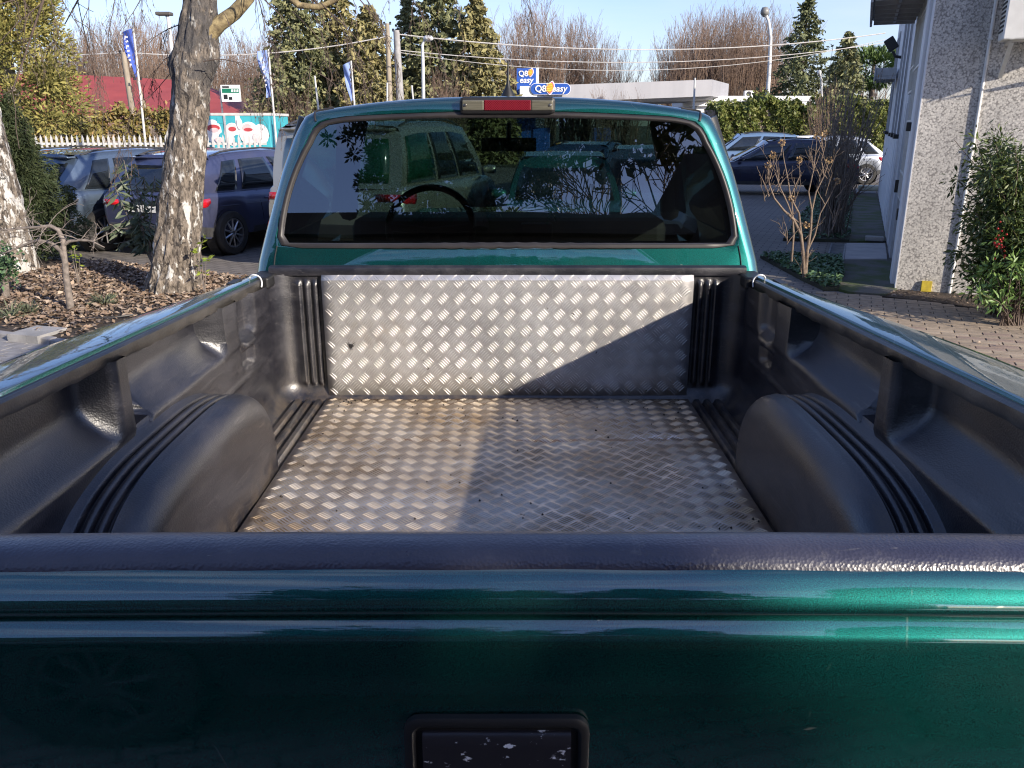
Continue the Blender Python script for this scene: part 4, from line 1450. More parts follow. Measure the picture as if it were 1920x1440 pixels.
    def pane(nm, fn, a, b, c, d, mt, off, nu=8, nv=4, r=.12):
        rows_ = []
        for v in np.linspace(c, d, nv + 1):
            rows_.append([fn(u, v) + off for u in np.linspace(a, b, nu + 1)])
        ob = MB().grid(rows_).build(nm, mt, T, 60)
        so = ob.modifiers.new('t', 'SOLIDIFY')
        so.thickness = 0.006
        so.offset = 0
        return ob
    for s in (-1, 1):
        for i, (a, b) in enumerate(S['wins']):
            pane('side_window', lambda u, v: side_pt(u, v, s), a, b, .06, .90, side_glass if (side_glass and i == 0) else glass, Vector((s * .006, 0, 0)))
    pane('rear_screen', lambda p, v: end_pt(0.0, p, v), .09, .91, .10, .88, rear_glass or glass, Vector((0, -.008, 0.003)))
    pane('windshield', lambda p, v: end_pt(1.0, p, v), .06, .94, .04, .93, glass, Vector((0, .008, 0.003)))
    # spoiler and rails
    a = side_pt(0, 1, 1)
    MB().add([(-a.x * .95, a.y + .05, a.z + .03 * H_), (a.x * .95, a.y + .05, a.z + .03 * H_), (-a.x * .9, a.y - .13, a.z + .022 * H_), (a.x * .9, a.y - .13, a.z + .022 * H_),
              (-a.x * .95, a.y + .05, a.z + .01 * H_), (a.x * .95, a.y + .05, a.z + .01 * H_), (-a.x * .9, a.y - .12, a.z + .008 * H_), (a.x * .9, a.y - .12, a.z + .008 * H_)],
             [(0, 2, 3, 1), (4, 5, 7, 6), (2, 6, 7, 3), (0, 4, 6, 2), (1, 3, 7, 5)]).build('spoiler', paint, T, bevel=0.008)
    if rack:
        for s in (-1, 1):
            pts = [side_pt(u, 1, s) + Vector((-s * .05, 0, .03 * H_ + (.035 if 0.08 < u < .92 else 0))) for u in np.linspace(.04, .95, 9)]
            MB().tube(pts, .014, 6).build('roof_rail', M_CPLAST, T, 60)
    # wheels
    for c in (wf, wr):
        for s in (-1, 1):
            Mx = Matrix.Translation((s * (W_ / 2 - .115), (c - .5) * L_, RWH)) @ Matrix.Rotation(s * math.pi / 2, 4, 'Y')
            w = MB().lathe([(RWH * .62, -.10), (RWH * .93, -.105), (RWH, -.07), (RWH, .07), (RWH * .95, .10), (RWH * .70, .105), (RWH * .66, .08)], Mx, 28).build('wheel', M_TYRE, T, 40)
            rim = MB().lathe([(0.0, .088), (RWH * .12, .09), (RWH * .15, .075)], Mx, 20)
            rim.lathe([(RWH * .58, .02), (RWH * .60, .095), (RWH * .665, .098), (RWH * .67, .06)], Mx, 28)
            for q in range(spokes * 2):
                an = q * math.pi / spokes
                p0, p1 = Mx @ Vector((RWH * .1 * math.cos(an), RWH * .1 * math.sin(an), .08)), Mx @ Vector((RWH * .62 * math.cos(an), RWH * .62 * math.sin(an), .085))
                rim.tube([p0, p1], [.018, .014], 5)
            rim.build('rim', M_RIM, w, 45)
            MB().lathe([(0.0, -.02), (RWH * .60, -.02)], Mx, 20).build('brake', M_SEAM, w)
            # dark wheel housing behind the opening
            MB().lathe([(0.0, -.12), (RWH * 1.16, -.12), (RWH * 1.16, .05)], Mx, 24).build('wheel_housing', M_SEAM, T)
    # lamps, bumpers, plates, mirrors, handles, door gaps
    def shell(t, f, s, o=.006):
        w, zt, zb = wid(t), belt(t), bot(t)
        return Vector((s * (w * interp([0, .2, .45, .72, .93, 1], [.955, .985, 1, .992, .965, .94], f) + o), (t - .5) * L_, lerp(zb, zt, f)))
    for s in (-1, 1):
        ring = [(0.012, .66), (0.0, .66)]
        p = []
        for f in (.68, .76, .86):
            p.append([Vector((s * wid(0) * .62, -L_ / 2 - .012, lerp(bot(0), belt(.012), f + .02))), Vector((s * wid(0) * .96, -L_ / 2 - .008, lerp(bot(0), belt(.012), f + .02))),
                      shell(.012, f, s, .012), shell(.03, f, s, .010), shell(.06, f + .015, s, .008), shell(.085 if f > .7 else .07, f + .03, s, .006)])
        MB().grid(p, flip=(s > 0)).build('tail_light', M_TAIL if tail == 'red' else M_CLEAR, T, 60).modifiers.new('t', 'SOLIDIFY').thickness = -.012
        p = []
        for f in (.62, .74, .86):
            p.append([shell(.885, f + .06, s, .006), shell(.93, f, s, .008), shell(.97, f - .03, s, .008), shell(.99, f - .06, s, .010)])
        MB().grid(p, flip=(s > 0)).build('headlight', M_CLEAR, T, 60)
        a = side_pt(.97, .08, s)
        MB().lathe([(0, -.10), (.05, -.09), (.075, -.03), (.078, .05), (.06, .10), (0, .115)], Matrix.Translation(a + Vector((s * .13, -.03, .05))) @ Matrix.Rotation(s * math.pi / 2, 4, 'Y') @ Matrix.Diagonal((.9, .75, 1, 1)), 12).build('mirror', paint, T, 60)
        for t in (.30, .495, .67):
            MB().tube([shell(t + (.02 if t < .4 else 0) * (1 - f), f, s, .0005) for f in (.10, .4, .7, .99)], .005, 4).build('door_gap', M_SEAM, T)
        for t in (.345, .53):
            q = shell(t, .80, s, .012)
            MB().box(q.x - .012, q.x + .012, q.y - .09, q.y + .09, q.z - .016, q.z + .016).build('door_handle', paint, T, bevel=.008)
        # sill and bumper plastics
        MB().grid([[shell(t, f, s, .008) for f in (0.0, .11, .15)] for t in np.linspace(wr + .10, wf - .10, 8)], flip=(s < 0)).build('sill', M_CPLAST, T, 60)
        MB().grid([[shell(t, f, s, .010) for f in (0.02, .16, .24)] for t in (.006, .02, .05, .085)], flip=(s < 0)).build('bumper_corner', M_CPLAST, T, 60)
        MB().tube([shell(t, .70, s, .0) for t in np.linspace(.09, .90, 12)], .006, 5).build('body_crease', paint, T, 60)
        MB().grid([[shell(t, f, s, .014) for f in (.30, .345)] for t in (.008, .02, .04)], flip=(s < 0)).build('reflector', M_TAIL, T, 60)
    wb_ = wid(0)
    MB().box(-wb_ * .92, wb_ * .92, -L_ / 2 - .03, -L_ / 2 + .05, .26 * H_ * .9, .40 * H_ * .82).build('rear_bumper', M_CPLAST, T, bevel=.02)
    MB().box(-.26, .26, -L_ / 2 - .014, -L_ / 2 + .02, .44 * H_, .44 * H_ + .11).build('number_plate', M_PLATE, T)
    MB().box(-wid(1) * .8, wid(1) * .8, L_ / 2 - .02, L_ / 2 + .015, .20 * H_, .30 * H_).build('front_grille', M_CPLAST, T, bevel=.01)
    return T

P_SILVERBLUE = car_paint('silver_blue_paint', (0.11, 0.155, 0.22), 0.6, 0.35)
P_BLUE = car_paint('slate_blue_paint', (0.075, 0.085, 0.165), 0.5, 0.35)
P_SILVER = car_paint('champagne_silver_paint', (0.42, 0.41, 0.37), 0.6, 0.36)
P_NAVY = car_paint('navy_paint', (0.018, 0.02, 0.05), 0.4, 0.3, dirt=0.05)
P_SKY = car_paint('light_blue_paint', (0.20, 0.31, 0.45), 0.5, 0.35)
P_WHITE = car_paint('white_car_paint', (0.70, 0.70, 0.71), 0.0, 0.35, dirt=0.06)
P_TEAL = car_paint('teal_paint', (0.03, 0.17, 0.17), 0.5, 0.35)
P_LILAC = car_paint('pale_grey_paint', (0.45, 0.49, 0.55), 0.5, 0.35)

A1 = math.atan2(D1.y, D1.x)
def centre(corner_, dx, dy, L_, W_):
    """centre of a car with heading D1 whose rear right corner stands at a ground point"""
    return (corner_.x + D1.x * L_ / 2 - D2.x * W_ / 2 + dx, corner_.y + D1.y * L_ / 2 - D2.y * W_ / 2 + dy, 0)
GL = 'cars parked in a row beyond the planting bed'
gc = Vector((-4.38, 11.75, 0))
make_car('parked_car', 'slate blue hatch with red tail lights parked behind the big birch trunk', 'car', centre(gc, 0, 0, 4.5, 1.85), A1, 4.7, 1.9, 1.50, 'suv', P_BLUE, GL)
gc2 = Vector((-6.35, 12.05, 0))
make_car('parked_car', 'silver blue off-road car with clear lamps left of the birch trunk', 'car', centre(gc2, 0, 0, 4.6, 1.95), A1 - .06, 4.6, 1.95, 1.50, 'suv', P_SILVERBLUE, GL, tail='clear')
gc3 = Vector((-1.62, 10.45, 0))
make_car('parked_van', 'silver people carrier with a green window shade standing left of the cab', 'van', centre(gc3, 0, 0, 4.7, 2.02), A1 + .13, 4.7, 2.02, 1.92, 'van', P_SILVER, GL, side_glass=M_CGLASSG, rear_glass=M_CGLASSG)
# in front of the pickup, seen through its two windows
make_car('parked_car', 'small teal hatch seen through the middle of the rear window', 'car', (0.75, 12.4, 0), A1 + math.pi + .35, 3.9, 1.7, 1.48, 'hatch', P_TEAL, 'cars seen through the cab windows', rack=False)
make_car('parked_car', 'pale grey car with a bright windshield seen through the rear window', 'car', (2.35, 14.6, 0), A1 + math.pi + .2, 4.4, 1.8, 1.52, 'wagon', P_LILAC, 'cars seen through the cab windows')
make_car('parked_car', 'light blue car farthest back of those seen through the rear window', 'car', (1.5, 19.0, 0), A1 + math.pi, 4.4, 1.8, 1.5, 'wagon', P_SKY, 'cars seen through the cab windows')
# right hand lot
AR = 'cars parked in the lot beyond the bare shrubs'
c0 = G(1475, 367)
make_car('parked_car', 'dark navy estate car parked side on behind the bare shrubs', 'car', (c0.x - 0.35, c0.y + .95, 0), R(180 - 8), 4.7, 1.85, 1.50, 'wagon', P_NAVY, AR)
c1 = G(1425, 338)
make_car('parked_car', 'light blue car whose roof shows above the dark estate car', 'car', (c1.x - .2, c1.y + 1.5, 0), R(172), 4.4, 1.8, 1.60, 'suv', P_SKY, AR)
c2 = G(1621, 327)
make_car('parked_car', 'white car with many-spoked alloy wheel near the end of the long white wall', 'car', (c2.x - 1.33, c2.y + 0.95, 0), R(-4), 4.5, 1.82, 1.47, 'hatch', P_WHITE, AR, spokes=7, rack=False)
c3 = G(1545, 318)
make_car('parked_car', 'pale blue car parked behind the white car under the hedge', 'car', (U(1532, 258, 28.6).x, 28.6, 0), R(175), 4.3, 1.8, 1.52, 'wagon', P_LILAC, AR)
dark_car = make_car('parked_car', 'black car parked broadside behind the camera, mirrored dark in the lower tailgate paint', 'car', (0.25, -1.92, 0), 0.0, 4.7, 1.9, 1.5, 'wagon', car_paint('black_car_paint', (0.010, 0.010, 0.012), 0.2, 0.3, dirt=0.02))  # added car, set broadside so the lower tailgate mirrors something dark
for wheel in dark_car.children:                        # rims blackened so no bright wheel shows in the tailgate
    for r_ in wheel.children:
        if r_.name.startswith('rim'):
            r_.data.materials[0] = M_CPLAST
# roofs far on the left, between the fence and the first row
GF = 'car roofs along the white picket fence'
for i, (px, Y, pt, sty, lab) in enumerate(((150, 21.0, P_SKY, 'wagon', 'light blue car in front of the white fence, leftmost roof'), (225, 20.5, P_LILAC, 'hatch', 'pale grey car roof in front of the white fence, left of the birch'),
                                         (330, 20.8, P_SKY, 'wagon', 'light blue car behind the birch trunk by the white fence'), (455, 20.0, P_NAVY, 'hatch', 'navy car roof below the painted mural trailer'))):
    q = U(px, 300, Y)
    make_car('parked_car', lab, 'car', (q.x, Y, 0), A1 + (0.15 if i % 2 else -0.1) + math.pi * (i % 2), 4.3, 1.8, 1.34, sty, pt, GF, rack=False)

# ------------------------------------------------------------------ vegetation on the left
def birch_bark(name, dark=0.5, scar=False):
    m, N, L, B = nodes_of(name)
    big = noise(N, L, 11.0, 6, 0.62, stretch=(1.3, 1.3, 0.5))
    fine = noise(N, L, 26, 6, 0.7, stretch=(1.2, 1.2, 0.45), dist=0.6)
    col = mixc(N, L, ramp(N, L, fine, [(0.40, (0, 0, 0)), (0.56, (1, 1, 1))]), (0.05, 0.04, 0.032), (0.235, 0.195, 0.155))
    col = mixc(N, L, ramp(N, L, big, [(dark, (0, 0, 0)), (dark + 0.045, (1, 1, 1))]), col, (0.56, 0.545, 0.51))
    dk = ramp(N, L, noise(N, L, 9, 6, 0.72, stretch=(1, 1, 0.8), dist=1.0), [(0.57, (0, 0, 0)), (0.63, (1, 1, 1))])
    col = mixc(N, L, dk, col, (0.028, 0.024, 0.022))
    if scar:                                          # the old blackened burl and torn bark high on the trunk
        tc = N.new('ShaderNodeTexCoord')
        sp = N.new('ShaderNodeSeparateXYZ')
        L.new(tc.outputs['Object'], sp.inputs[0])
        zone = ramp(N, L, math_(N, L, 'DIVIDE', sp.outputs['Z'], 4.0), [(0.50, (0, 0, 0)), (0.58, (1, 1, 1)), (0.74, (1, 1, 1)), (0.84, (0, 0, 0))])
        f = math_(N, L, 'MULTIPLY', zone, ramp(N, L, noise(N, L, 6, 6, 0.7), [(0.40, (0.15,) * 3), (0.52, (0.95,) * 3)]))
        col = mixc(N, L, f, col, mixc(N, L, fine, (0.022, 0.02, 0.02), (0.13, 0.12, 0.115)))
    L.new(col, B.inputs['Base Color'])
    B.inputs['Roughness'].default_value = 0.85
    h = mixc(N, L, 0.5, fine, big)
    bump(N, L, B, h, 0.9, 0.05)
    return m
M_BIRCH = birch_bark('birch_bark', 0.565, True)
M_BIRCHW = birch_bark('pale_birch_bark', 0.50)
M_BIRCHL = mat('birch_limb_bark', (0.34, 0.27, 0.14), (0.12, 0.09, 0.05), 0.85, scale=16, detail=7, bs=40, bstr=0.8)
M_TWIG = mat('dark_twigs', (0.12, 0.085, 0.065), (0.075, 0.055, 0.045), 0.8)

def fnoise(p, s):
    from mathutils import noise as mn
    return mn.fractal(Vector(p) * s, 1.0, 2.0, 4)

def trunk_mesh(spine, n=64, m=150, amp=0.05, seed=0, burl=None):
    """spine: (point, radius) list; rugged bark as real relief"""
    P = [Vector(p) for p, r in spine]
    Rr = [r for p, r in spine]
    rows = []
    for i in range(m + 1):
        t = i / m * (len(P) - 1)
        k = min(int(t), len(P) - 2)
        f = t - k
        c = P[k].lerp(P[k + 1], f)
        r = lerp(Rr[k], Rr[k + 1], sm(0, 1, f))
        row = []
        for j in range(n):
            a = 2 * math.pi * j / n
            d = Vector((math.cos(a), math.sin(a), 0))
            q = (c.x * 0.3 + d.x * 1.6 + seed, c.y * 0.3 + d.y * 1.6, c.z * 0.75)
            h = fnoise(q, 2.2)
            h2 = fnoise(q, 7.0)
            e = r * (1 + amp * 1.6 * h) + r * amp * 0.9 * (abs(h2) ** 0.7) * (1 if h2 > 0 else -1)
            if burl:
                for (bz, ba, bw, bh) in burl:
                    da = math.atan2(math.sin(a - ba), math.cos(a - ba))
                    e += bh * math.exp(-((c.z - bz) / bw) ** 2 - (da / 0.7) ** 2)
            row.append(c + d * e)
        rows.append(row)
    return MB().grid(rows, closed=True, flip=False)

YB = 9.3
def bp(px, py):
    return U(px, py, YB)
pxm = YB / (CT + 0.25 * ST) / FPX                       # metres per pixel at the birch
BIRCH = thing('birch_tree', 'tall birch with rugged white and brown bark standing in leaf litter behind the bed rail', 'tree', (bp(325, 535).x, YB, 0.0), world=True)
spine = [(bp(324, 560), 66 * pxm), (bp(325, 530), 50 * pxm), (bp(328, 500), 42 * pxm), (bp(336, 420), 40 * pxm), (bp(345, 320), 37 * pxm), (bp(354, 230), 33 * pxm), (bp(358, 170), 33 * pxm), (bp(364, 115), 37 * pxm), (bp(370, 60), 32 * pxm), (bp(374, 0), 28 * pxm),
         (bp(377, -80), 26 * pxm), (bp(375, -220), 22 * pxm), (bp(385, -420), 15 * pxm), (bp(392, -640), 6 * pxm)]
spine[0] = (Vector((spine[0][0].x, YB, -0.12)), 66 * pxm)
zk = bp(364, 118).z
MT = trunk_mesh(spine, 64, 190, 0.085, 3.0, [(zk, math.pi, 0.13, 0.05), (zk + 0.05, 0.0, 0.16, 0.045), (zk - 0.25, -1.3, 0.12, 0.03)])
MT.build('trunk', M_BIRCH, BIRCH, 70)
limb = [bp(392, 62), bp(412, 44), bp(440, 24), bp(465, -4), bp(500, -60), bp(560, -160), bp(620, -330)]
lm_ = MB().tube(limb, [16 * pxm, 13 * pxm, 12 * pxm, 11 * pxm, 9 * pxm, 7 * pxm, 3 * pxm], 14)
lm_.build('limb', M_BIRCHL, BIRCH, 60)
lm_ = MB().tube([bp(430, -120), bp(520, -30), bp(560, 10), bp(600, 14), bp(640, -6), bp(700, -50)], [8 * pxm, 7 * pxm, 6 * pxm, 5 * pxm, 4 * pxm, 2 * pxm], 10)
lm_.build('limb', M_BIRCHL, BIRCH, 60)
# hanging twigs
rnd = random.Random(21)
segs = []
def droop(p, d, length, r, depth):
    n = 9
    p, d = Vector(p), Vector(d).normalized()
    for i in range(n):
        d = (d + Vector((rnd.uniform(-1, 1), rnd.uniform(-1, 1), rnd.uniform(-1, 1))) * 0.17 + Vector((0, 0, -0.16))).normalized()
        q = p + d * length / n
        segs.append((tuple(p), tuple(q), max(0.0017, r * .8 * (1 - i / n)), max(0.0017, r * .8 * (1 - (i + 1) / n))))
        if depth > 0 and rnd.random() < 0.62:
            s = Vector((rnd.uniform(-1, 1), rnd.uniform(-1, 1), rnd.uniform(-0.7, 0.3)))
            droop(q, d * 0.6 + s * 0.7, length * rnd.uniform(0.25, 0.5), r * 0.55, depth - 1)
        p = q
for (px, py, dx, dz, L_, r) in ((402, 120, 1, .5, 0.9, .008), (470, -20, .8, -.1, 1.2, .012), (520, -30, .9, -.3, 1.5, .014), (560, -60, 1, -.4, 1.5, .014), (600, -40, .9, -.2, 1.3, .012), (640, -50, .6, -.6, 1.1, .010), (700, -60, .9, -.2, 1.0, .010), (790, -90, .7, -.5, 1.1, .010),
                             (300, -60, -.6, -.4, 1.0, .010), (250, -70, -.4, -.5, 1.0, .008), (160, -80, -.4, -.4, 1.1, .010), (90, -60, .5, -.5, 1.1, .010), (40, -40, .6, -.3, 0.9, .010), (110, -70, .2, -.8, 1.3, .008), (330, 40, -1, .1, 0.8, .008), (330, 90, -1, -.1, 0.9, .007), (325, 100, -.8, -.6, 1.3, .007),
                             (480, -60, .3, -.8, 1.3, .010), (545, 20, .9, -.5, 0.9, .008), (610, 10, .6, -.7, 1.0, .008), (440, 30, .5, -.7, 0.8, .006), (900, -120, .7, -.5, 1.1, .008)):
    q = bp(px, py)
    q.y += rnd.uniform(-0.5, 0.5)
    droop(q, (dx, rnd.uniform(-.3, .3), dz), L_, r, 2)
# upper limbs out of the frame that carry them
for k in range(9):
    a = rnd.uniform(0, 6.28)
    grow(segs, bp(376, -150 - 45 * k), (math.cos(a), math.sin(a) * .8, .7), 2.4, 0.045, 2, rnd, (3, 4), trop=-0.03)
grow(segs, bp(376, -100), (-1, 0.1, 0.25), 2.6, 0.05, 2, rnd, (4, 5), trop=-0.08)
link('twigs', seg_mesh('twigs', segs, 4), M_TWIG, BIRCH)
cen = np.array([s[1] for s in segs[::5]]) + rng.normal(size=(len(segs[::5]), 3)) * .01
link('catkins', leaf_mesh('catkins', cen, np.tile([0, 0, -1.0], (len(cen), 1)) + rng.normal(size=(len(cen), 3)) * .2, 0.035, 0.25, 0.1), M_TWIG, BIRCH)

# the second, leaning birch at the left edge
B2 = thing('birch_tree', 'leaning pale birch trunk cut by the left edge of the photo', 'tree', (G(25, 508, .05).x, 10.6, 0), world=True)
YC2 = 10.6
q = lambda px, py: U(px, py, YC2)
p2 = YC2 / (CT + .15 * ST) / FPX
trunk_mesh([(q(34, 545), 52 * p2), (q(28, 505), 40 * p2), (q(15, 440), 36 * p2), (q(-5, 350), 34 * p2), (q(-22, 280), 32 * p2), (q(-60, 120), 30 * p2), (q(-110, -120), 24 * p2), (q(-140, -400), 10 * p2)], 56, 140, 0.07, 9.0).build('trunk', M_BIRCHW, B2, 70)
segs = []
for k in range(8):
    a = rnd.uniform(0, 6.28)
    grow(segs, q(-70 - 12 * k, 60 - 70 * k), (math.cos(a), math.sin(a), .8), 2.0, 0.05, 2, rnd, (3, 4), trop=-0.03)
link('twigs', seg_mesh('twigs', segs, 4), M_TWIG, B2)

# gnarled little shrub
def gp_(px, py, Y):
    return U(px, py, Y)
M_GREYBARK = mat('grey_bark', (0.25, 0.21, 0.18), (0.13, 0.11, 0.095), 0.85, scale=18, bs=60, bstr=0.6)
YG = G(132, 580, .05).y
GN = thing('gnarled_shrub', 'bare gnarled shrub with one bent grey stem in the leaf litter', 'shrub', (G(132, 580, .05).x, YG, 0.04), world=True)
gq = lambda px, py, dy=0.0: U(px, py, YG + dy)
g1 = MB()
g1.tube([gq(134, 588), gq(130, 560), gq(124, 520), gq(122, 490), gq(115, 470), gq(104, 462)], [.042, .036, .032, .030, .027, .022], 10)
g1.tube([gq(122, 488), gq(120, 470), gq(118, 450), gq(110, 432), gq(96, 424), gq(70, 426), gq(40, 428), (gq(0, 432))], [.026, .024, .026, .022, .02, .016, .012, .008], 9)
g1.tube([gq(112, 468), gq(95, 455), gq(70, 450), gq(40, 462), gq(5, 476)], [.024, .018, .015, .011, .007], 8)
g1.tube([gq(115, 464), gq(130, 452), gq(150, 450), gq(172, 452), gq(196, 464)], [.02, .016, .014, .010, .005], 8)
g1.build('stem', M_GREYBARK, GN, 60)
segs = []
for (a, b) in ((60, 428), (30, 430), (90, 424), (110, 434), (60, 452), (150, 451), (175, 452), (120, 450), (80, 425), (40, 462)):
    for k in range(3):
        grow(segs, gq(a, b), (rnd.uniform(-1, 1), rnd.uniform(-1, 1), rnd.uniform(-.5, .9)), rnd.uniform(.15, .4), .006, 1, rnd, (2, 4), wob=.3, trop=-.02, rmin=.0018)
link('twigs', seg_mesh('twigs', segs, 4), M_GREYBARK, GN)

# small ivy-covered stump at the left edge
YS2 = G(10, 560, .05).y
o = thing('ivy_stump', 'short dark ivy-clad stem in front of the leaning birch', 'stump', (G(10, 560, .05).x, YS2, .03), world=True)
sq = lambda px, py: U(px, py, YS2)
MB().tube([sq(12, 566), sq(10, 530), sq(8, 490)], [.04, .036, .03], 9).build('stem', M_GREYBARK, o, 60)
cen = np.array([tuple(sq(10 + rnd.gauss(0, 10), 500 + rnd.gauss(0, 18)) + Vector((0, rnd.gauss(0, .08), 0))) for _ in range(420)])
link('foliage', leaf_mesh('foliage', cen, rng.normal(size=(len(cen), 3)), .05, .7, .1), M_IVY, o)

def blob_points(n, cx, cy, cz, rx, ry, rz, shell=0.55, lump=0.25, seed=0, zmin=None):
    """points through a lumpy ellipsoid, denser to the outside"""
    d = unit(rng.normal(size=(n, 3)))
    r = shell + (1 - shell) * rng.random(n) ** 0.6
    lumps = unit(np.random.default_rng(seed).normal(size=(26, 3)))
    f = np.max(d @ lumps.T, axis=1)
    r = r * (1 - lump + lump * np.clip((f - 0.72) / 0.28, 0, 1) * 1.6)
    P = d * r[:, None] * np.array([rx, ry, rz]) + np.array([cx, cy, cz])
    return P, d

# feathery dark cypress left of the parked cars
M_FEATHER = island_mat('feathery_dark_green', [(0.022, 0.035, 0.016), (0.04, 0.06, 0.022), (0.06, 0.075, 0.03), (0.03, 0.042, 0.02)], 0.75)
YF_ = 11.45
CY = thing('feathery_cypress', 'dark feathery cypress bush between the leaning birch and the off-road car', 'shrub', (U(60, 470, YF_).x, YF_, 0), world=True)
c = U(30, 330, YF_)
P, d = blob_points(30000, 0, 0, 0, 1, 1, 1, .30, .45, 5)
wz = (P[:, 2:3] + 1) / 2
W = np.interp(wz[:, 0], [0, .1, .33, .62, .9, 1.05, 1.3], [.66, .74, .68, .54, .38, .26, .08]) * (1 + .12 * np.sin(wz[:, 0] * 23 + 3 * np.sin(P[:, 0] * 5)))
zlo, zhi = 0.15, U(60, 205, YF_).z
pts = np.stack([c.x + P[:, 0] * W * 1.12, YF_ + P[:, 1] * W * .55, zlo + (zhi - zlo) * wz[:, 0]], 1)
dirs = np.stack([d[:, 0] * .8, d[:, 1] * .8, -0.2 + rng.normal(size=len(d)) * .5], 1) + rng.normal(size=(len(d), 3)) * .45
link('foliage', leaf_mesh('foliage', pts, dirs, rng.uniform(.04, .11, len(pts)), .20, .05), M_FEATHER, CY)
MB().tube([(c.x, YF_, 0), (c.x + .05, YF_, 1.0), (c.x, YF_, 2.0)], [.07, .05, .02], 8).build('trunk', M_GREYBARK, CY, 60)

# golden conifer in the upper left
M_GOLD = island_mat('golden_green_needles', [(0.17, 0.165, 0.045), (0.27, 0.245, 0.07), (0.36, 0.31, 0.10), (0.12, 0.13, 0.035), (0.22, 0.20, 0.06)], 0.7)
YGC = 16.0
GC = thing('golden_conifer', 'big yellow green conifer in full sun at the upper left', 'tree', (U(20, 235, YGC).x, YGC, 0), world=True)
cen_l, dir_l = [], []
for i in range(230):
    v = rnd.random()
    zc = lerp(U(0, 225, YGC).z, U(0, -160, YGC).z, v)
    rad = lerp(1.35, 0.5, v) * (0.8 + .3 * rnd.random())
    a = rnd.uniform(0, 6.28)
    bx, by = U(8, 100, YGC).x + math.cos(a) * rad * .85, YGC + math.sin(a) * rad * .85
    n = 150
    d = unit(rng.normal(size=(n, 3)))
    k = 0.30 + .12 * rnd.random()
    cen_l.append(d * np.array([k, k, k * .8]) * (rng.random((n, 1)) ** .4) + np.array([bx, by, zc]))
    dir_l.append(d + np.array([math.cos(a) * .3, math.sin(a) * .3, .1]))
cen, dr = np.concatenate(cen_l), np.concatenate(dir_l)
link('foliage', leaf_mesh('foliage', cen, dr, rng.uniform(.05, .12, len(cen)), .42, .1), M_GOLD, GC)
MB().tube([(U(8, 100, YGC).x, YGC, 0), (U(8, 100, YGC).x, YGC, 6)], [.2, .05], 8).build('trunk', M_GREYBARK, GC, 60)

# slender-leaved shrub in front of the cars
def stem_shrub(name, label, cat, base, stems, leaf_size, mleaf, mstem, aspect=.2, per=26, droop_=-.5):
    T = thing(name, label, cat, tuple(base), world=True)
    s_ = MB()
    cen, dr = [], []
    for pts, r in stems:
        s_.tube(pts, [r * (1 - .75 * i / (len(pts) - 1)) for i in range(len(pts))], 6)
        for k in range(per):
            t = rnd.uniform(.25, 1.0) * (len(pts) - 1)
            i = min(int(t), len(pts) - 2)
            p = Vector(pts[i]).lerp(Vector(pts[i + 1]), t - i)
            a = rnd.uniform(0, 6.28)
            dd = Vector((math.cos(a), math.sin(a), droop_ + rnd.uniform(-.5, .5))).normalized()
            cen.append(tuple(p + dd * leaf_size * .5))
            dr.append(tuple(dd))
    s_.build('stem', mstem, T, 60)
    link('foliage', leaf_mesh('foliage', np.array(cen), np.array(dr), rng.uniform(.7, 1.2, len(cen)) * leaf_size, aspect, .06), mleaf, T)
    return T
M_OLEAND = island_mat('olive_leaves', [(0.06, 0.085, 0.045), (0.11, 0.14, 0.085), (0.18, 0.21, 0.15), (0.075, 0.10, 0.055)], 0.45, trans=.15)
YO = 9.9
oq = lambda px, py, dy=0.0: U(px, py, YO + dy)
b = oq(285, 492)
st_ = []
for (x1, y1, x2, y2) in ((262, 420, 232, 300), (268, 430, 250, 310), (250, 430, 215, 350), (272, 420, 270, 330), (255, 440, 205, 420), (276, 440, 262, 360), (262, 450, 225, 455), (280, 430, 290, 330), (258, 400, 222, 330)):
    st_.append(([b, oq((285 + x1) / 2 + 2, (492 + y1) / 2, rnd.uniform(-.1, .1)), oq(x1, y1, rnd.uniform(-.2, .2)), oq((x1 + x2) / 2, (y1 + y2) / 2, rnd.uniform(-.25, .25)), oq(x2, y2, rnd.uniform(-.3, .3))], .014))
stem_shrub('slender_leaved_shrub', 'thin shrub with narrow drooping grey green leaves left of the birch trunk', 'shrub', (b.x, YO, 0.05), st_, .19, M_OLEAND, M_GREYBARK, .22, 38)
M_LIME = island_mat('lime_leaves', [(0.20, 0.26, 0.03), (0.30, 0.36, 0.06), (0.12, 0.20, 0.03)], 0.5, trans=.25)
for i, (px, py, lab) in enumerate(((378, 500, 'bright lime green sapling at the right foot of the birch'), (141, 492, 'small lime green sprout beyond the gnarled shrub'))):
    Yb = 9.0 if i == 0 else 9.6
    b = U(px, py, Yb)
    b.z = .05
    tp = [[b, U(px - 2, py - 30, Yb), U(px + 4, py - 62 + 30 * i, Yb)], [b, U(px + 8, py - 10, Yb), U(px + 14, py - 20 + 8 * i, Yb)], [b, U(px - 6, py - 12, Yb), U(px - 8, py - 34 + 10 * i, Yb)]]
    stem_shrub('sapling', lab, 'sapling', (b.x, Yb, .05), [(t, .006) for t in tp], .085 if i == 0 else .06, M_LIME, M_GREYBARK, .3, 14, 0.1)
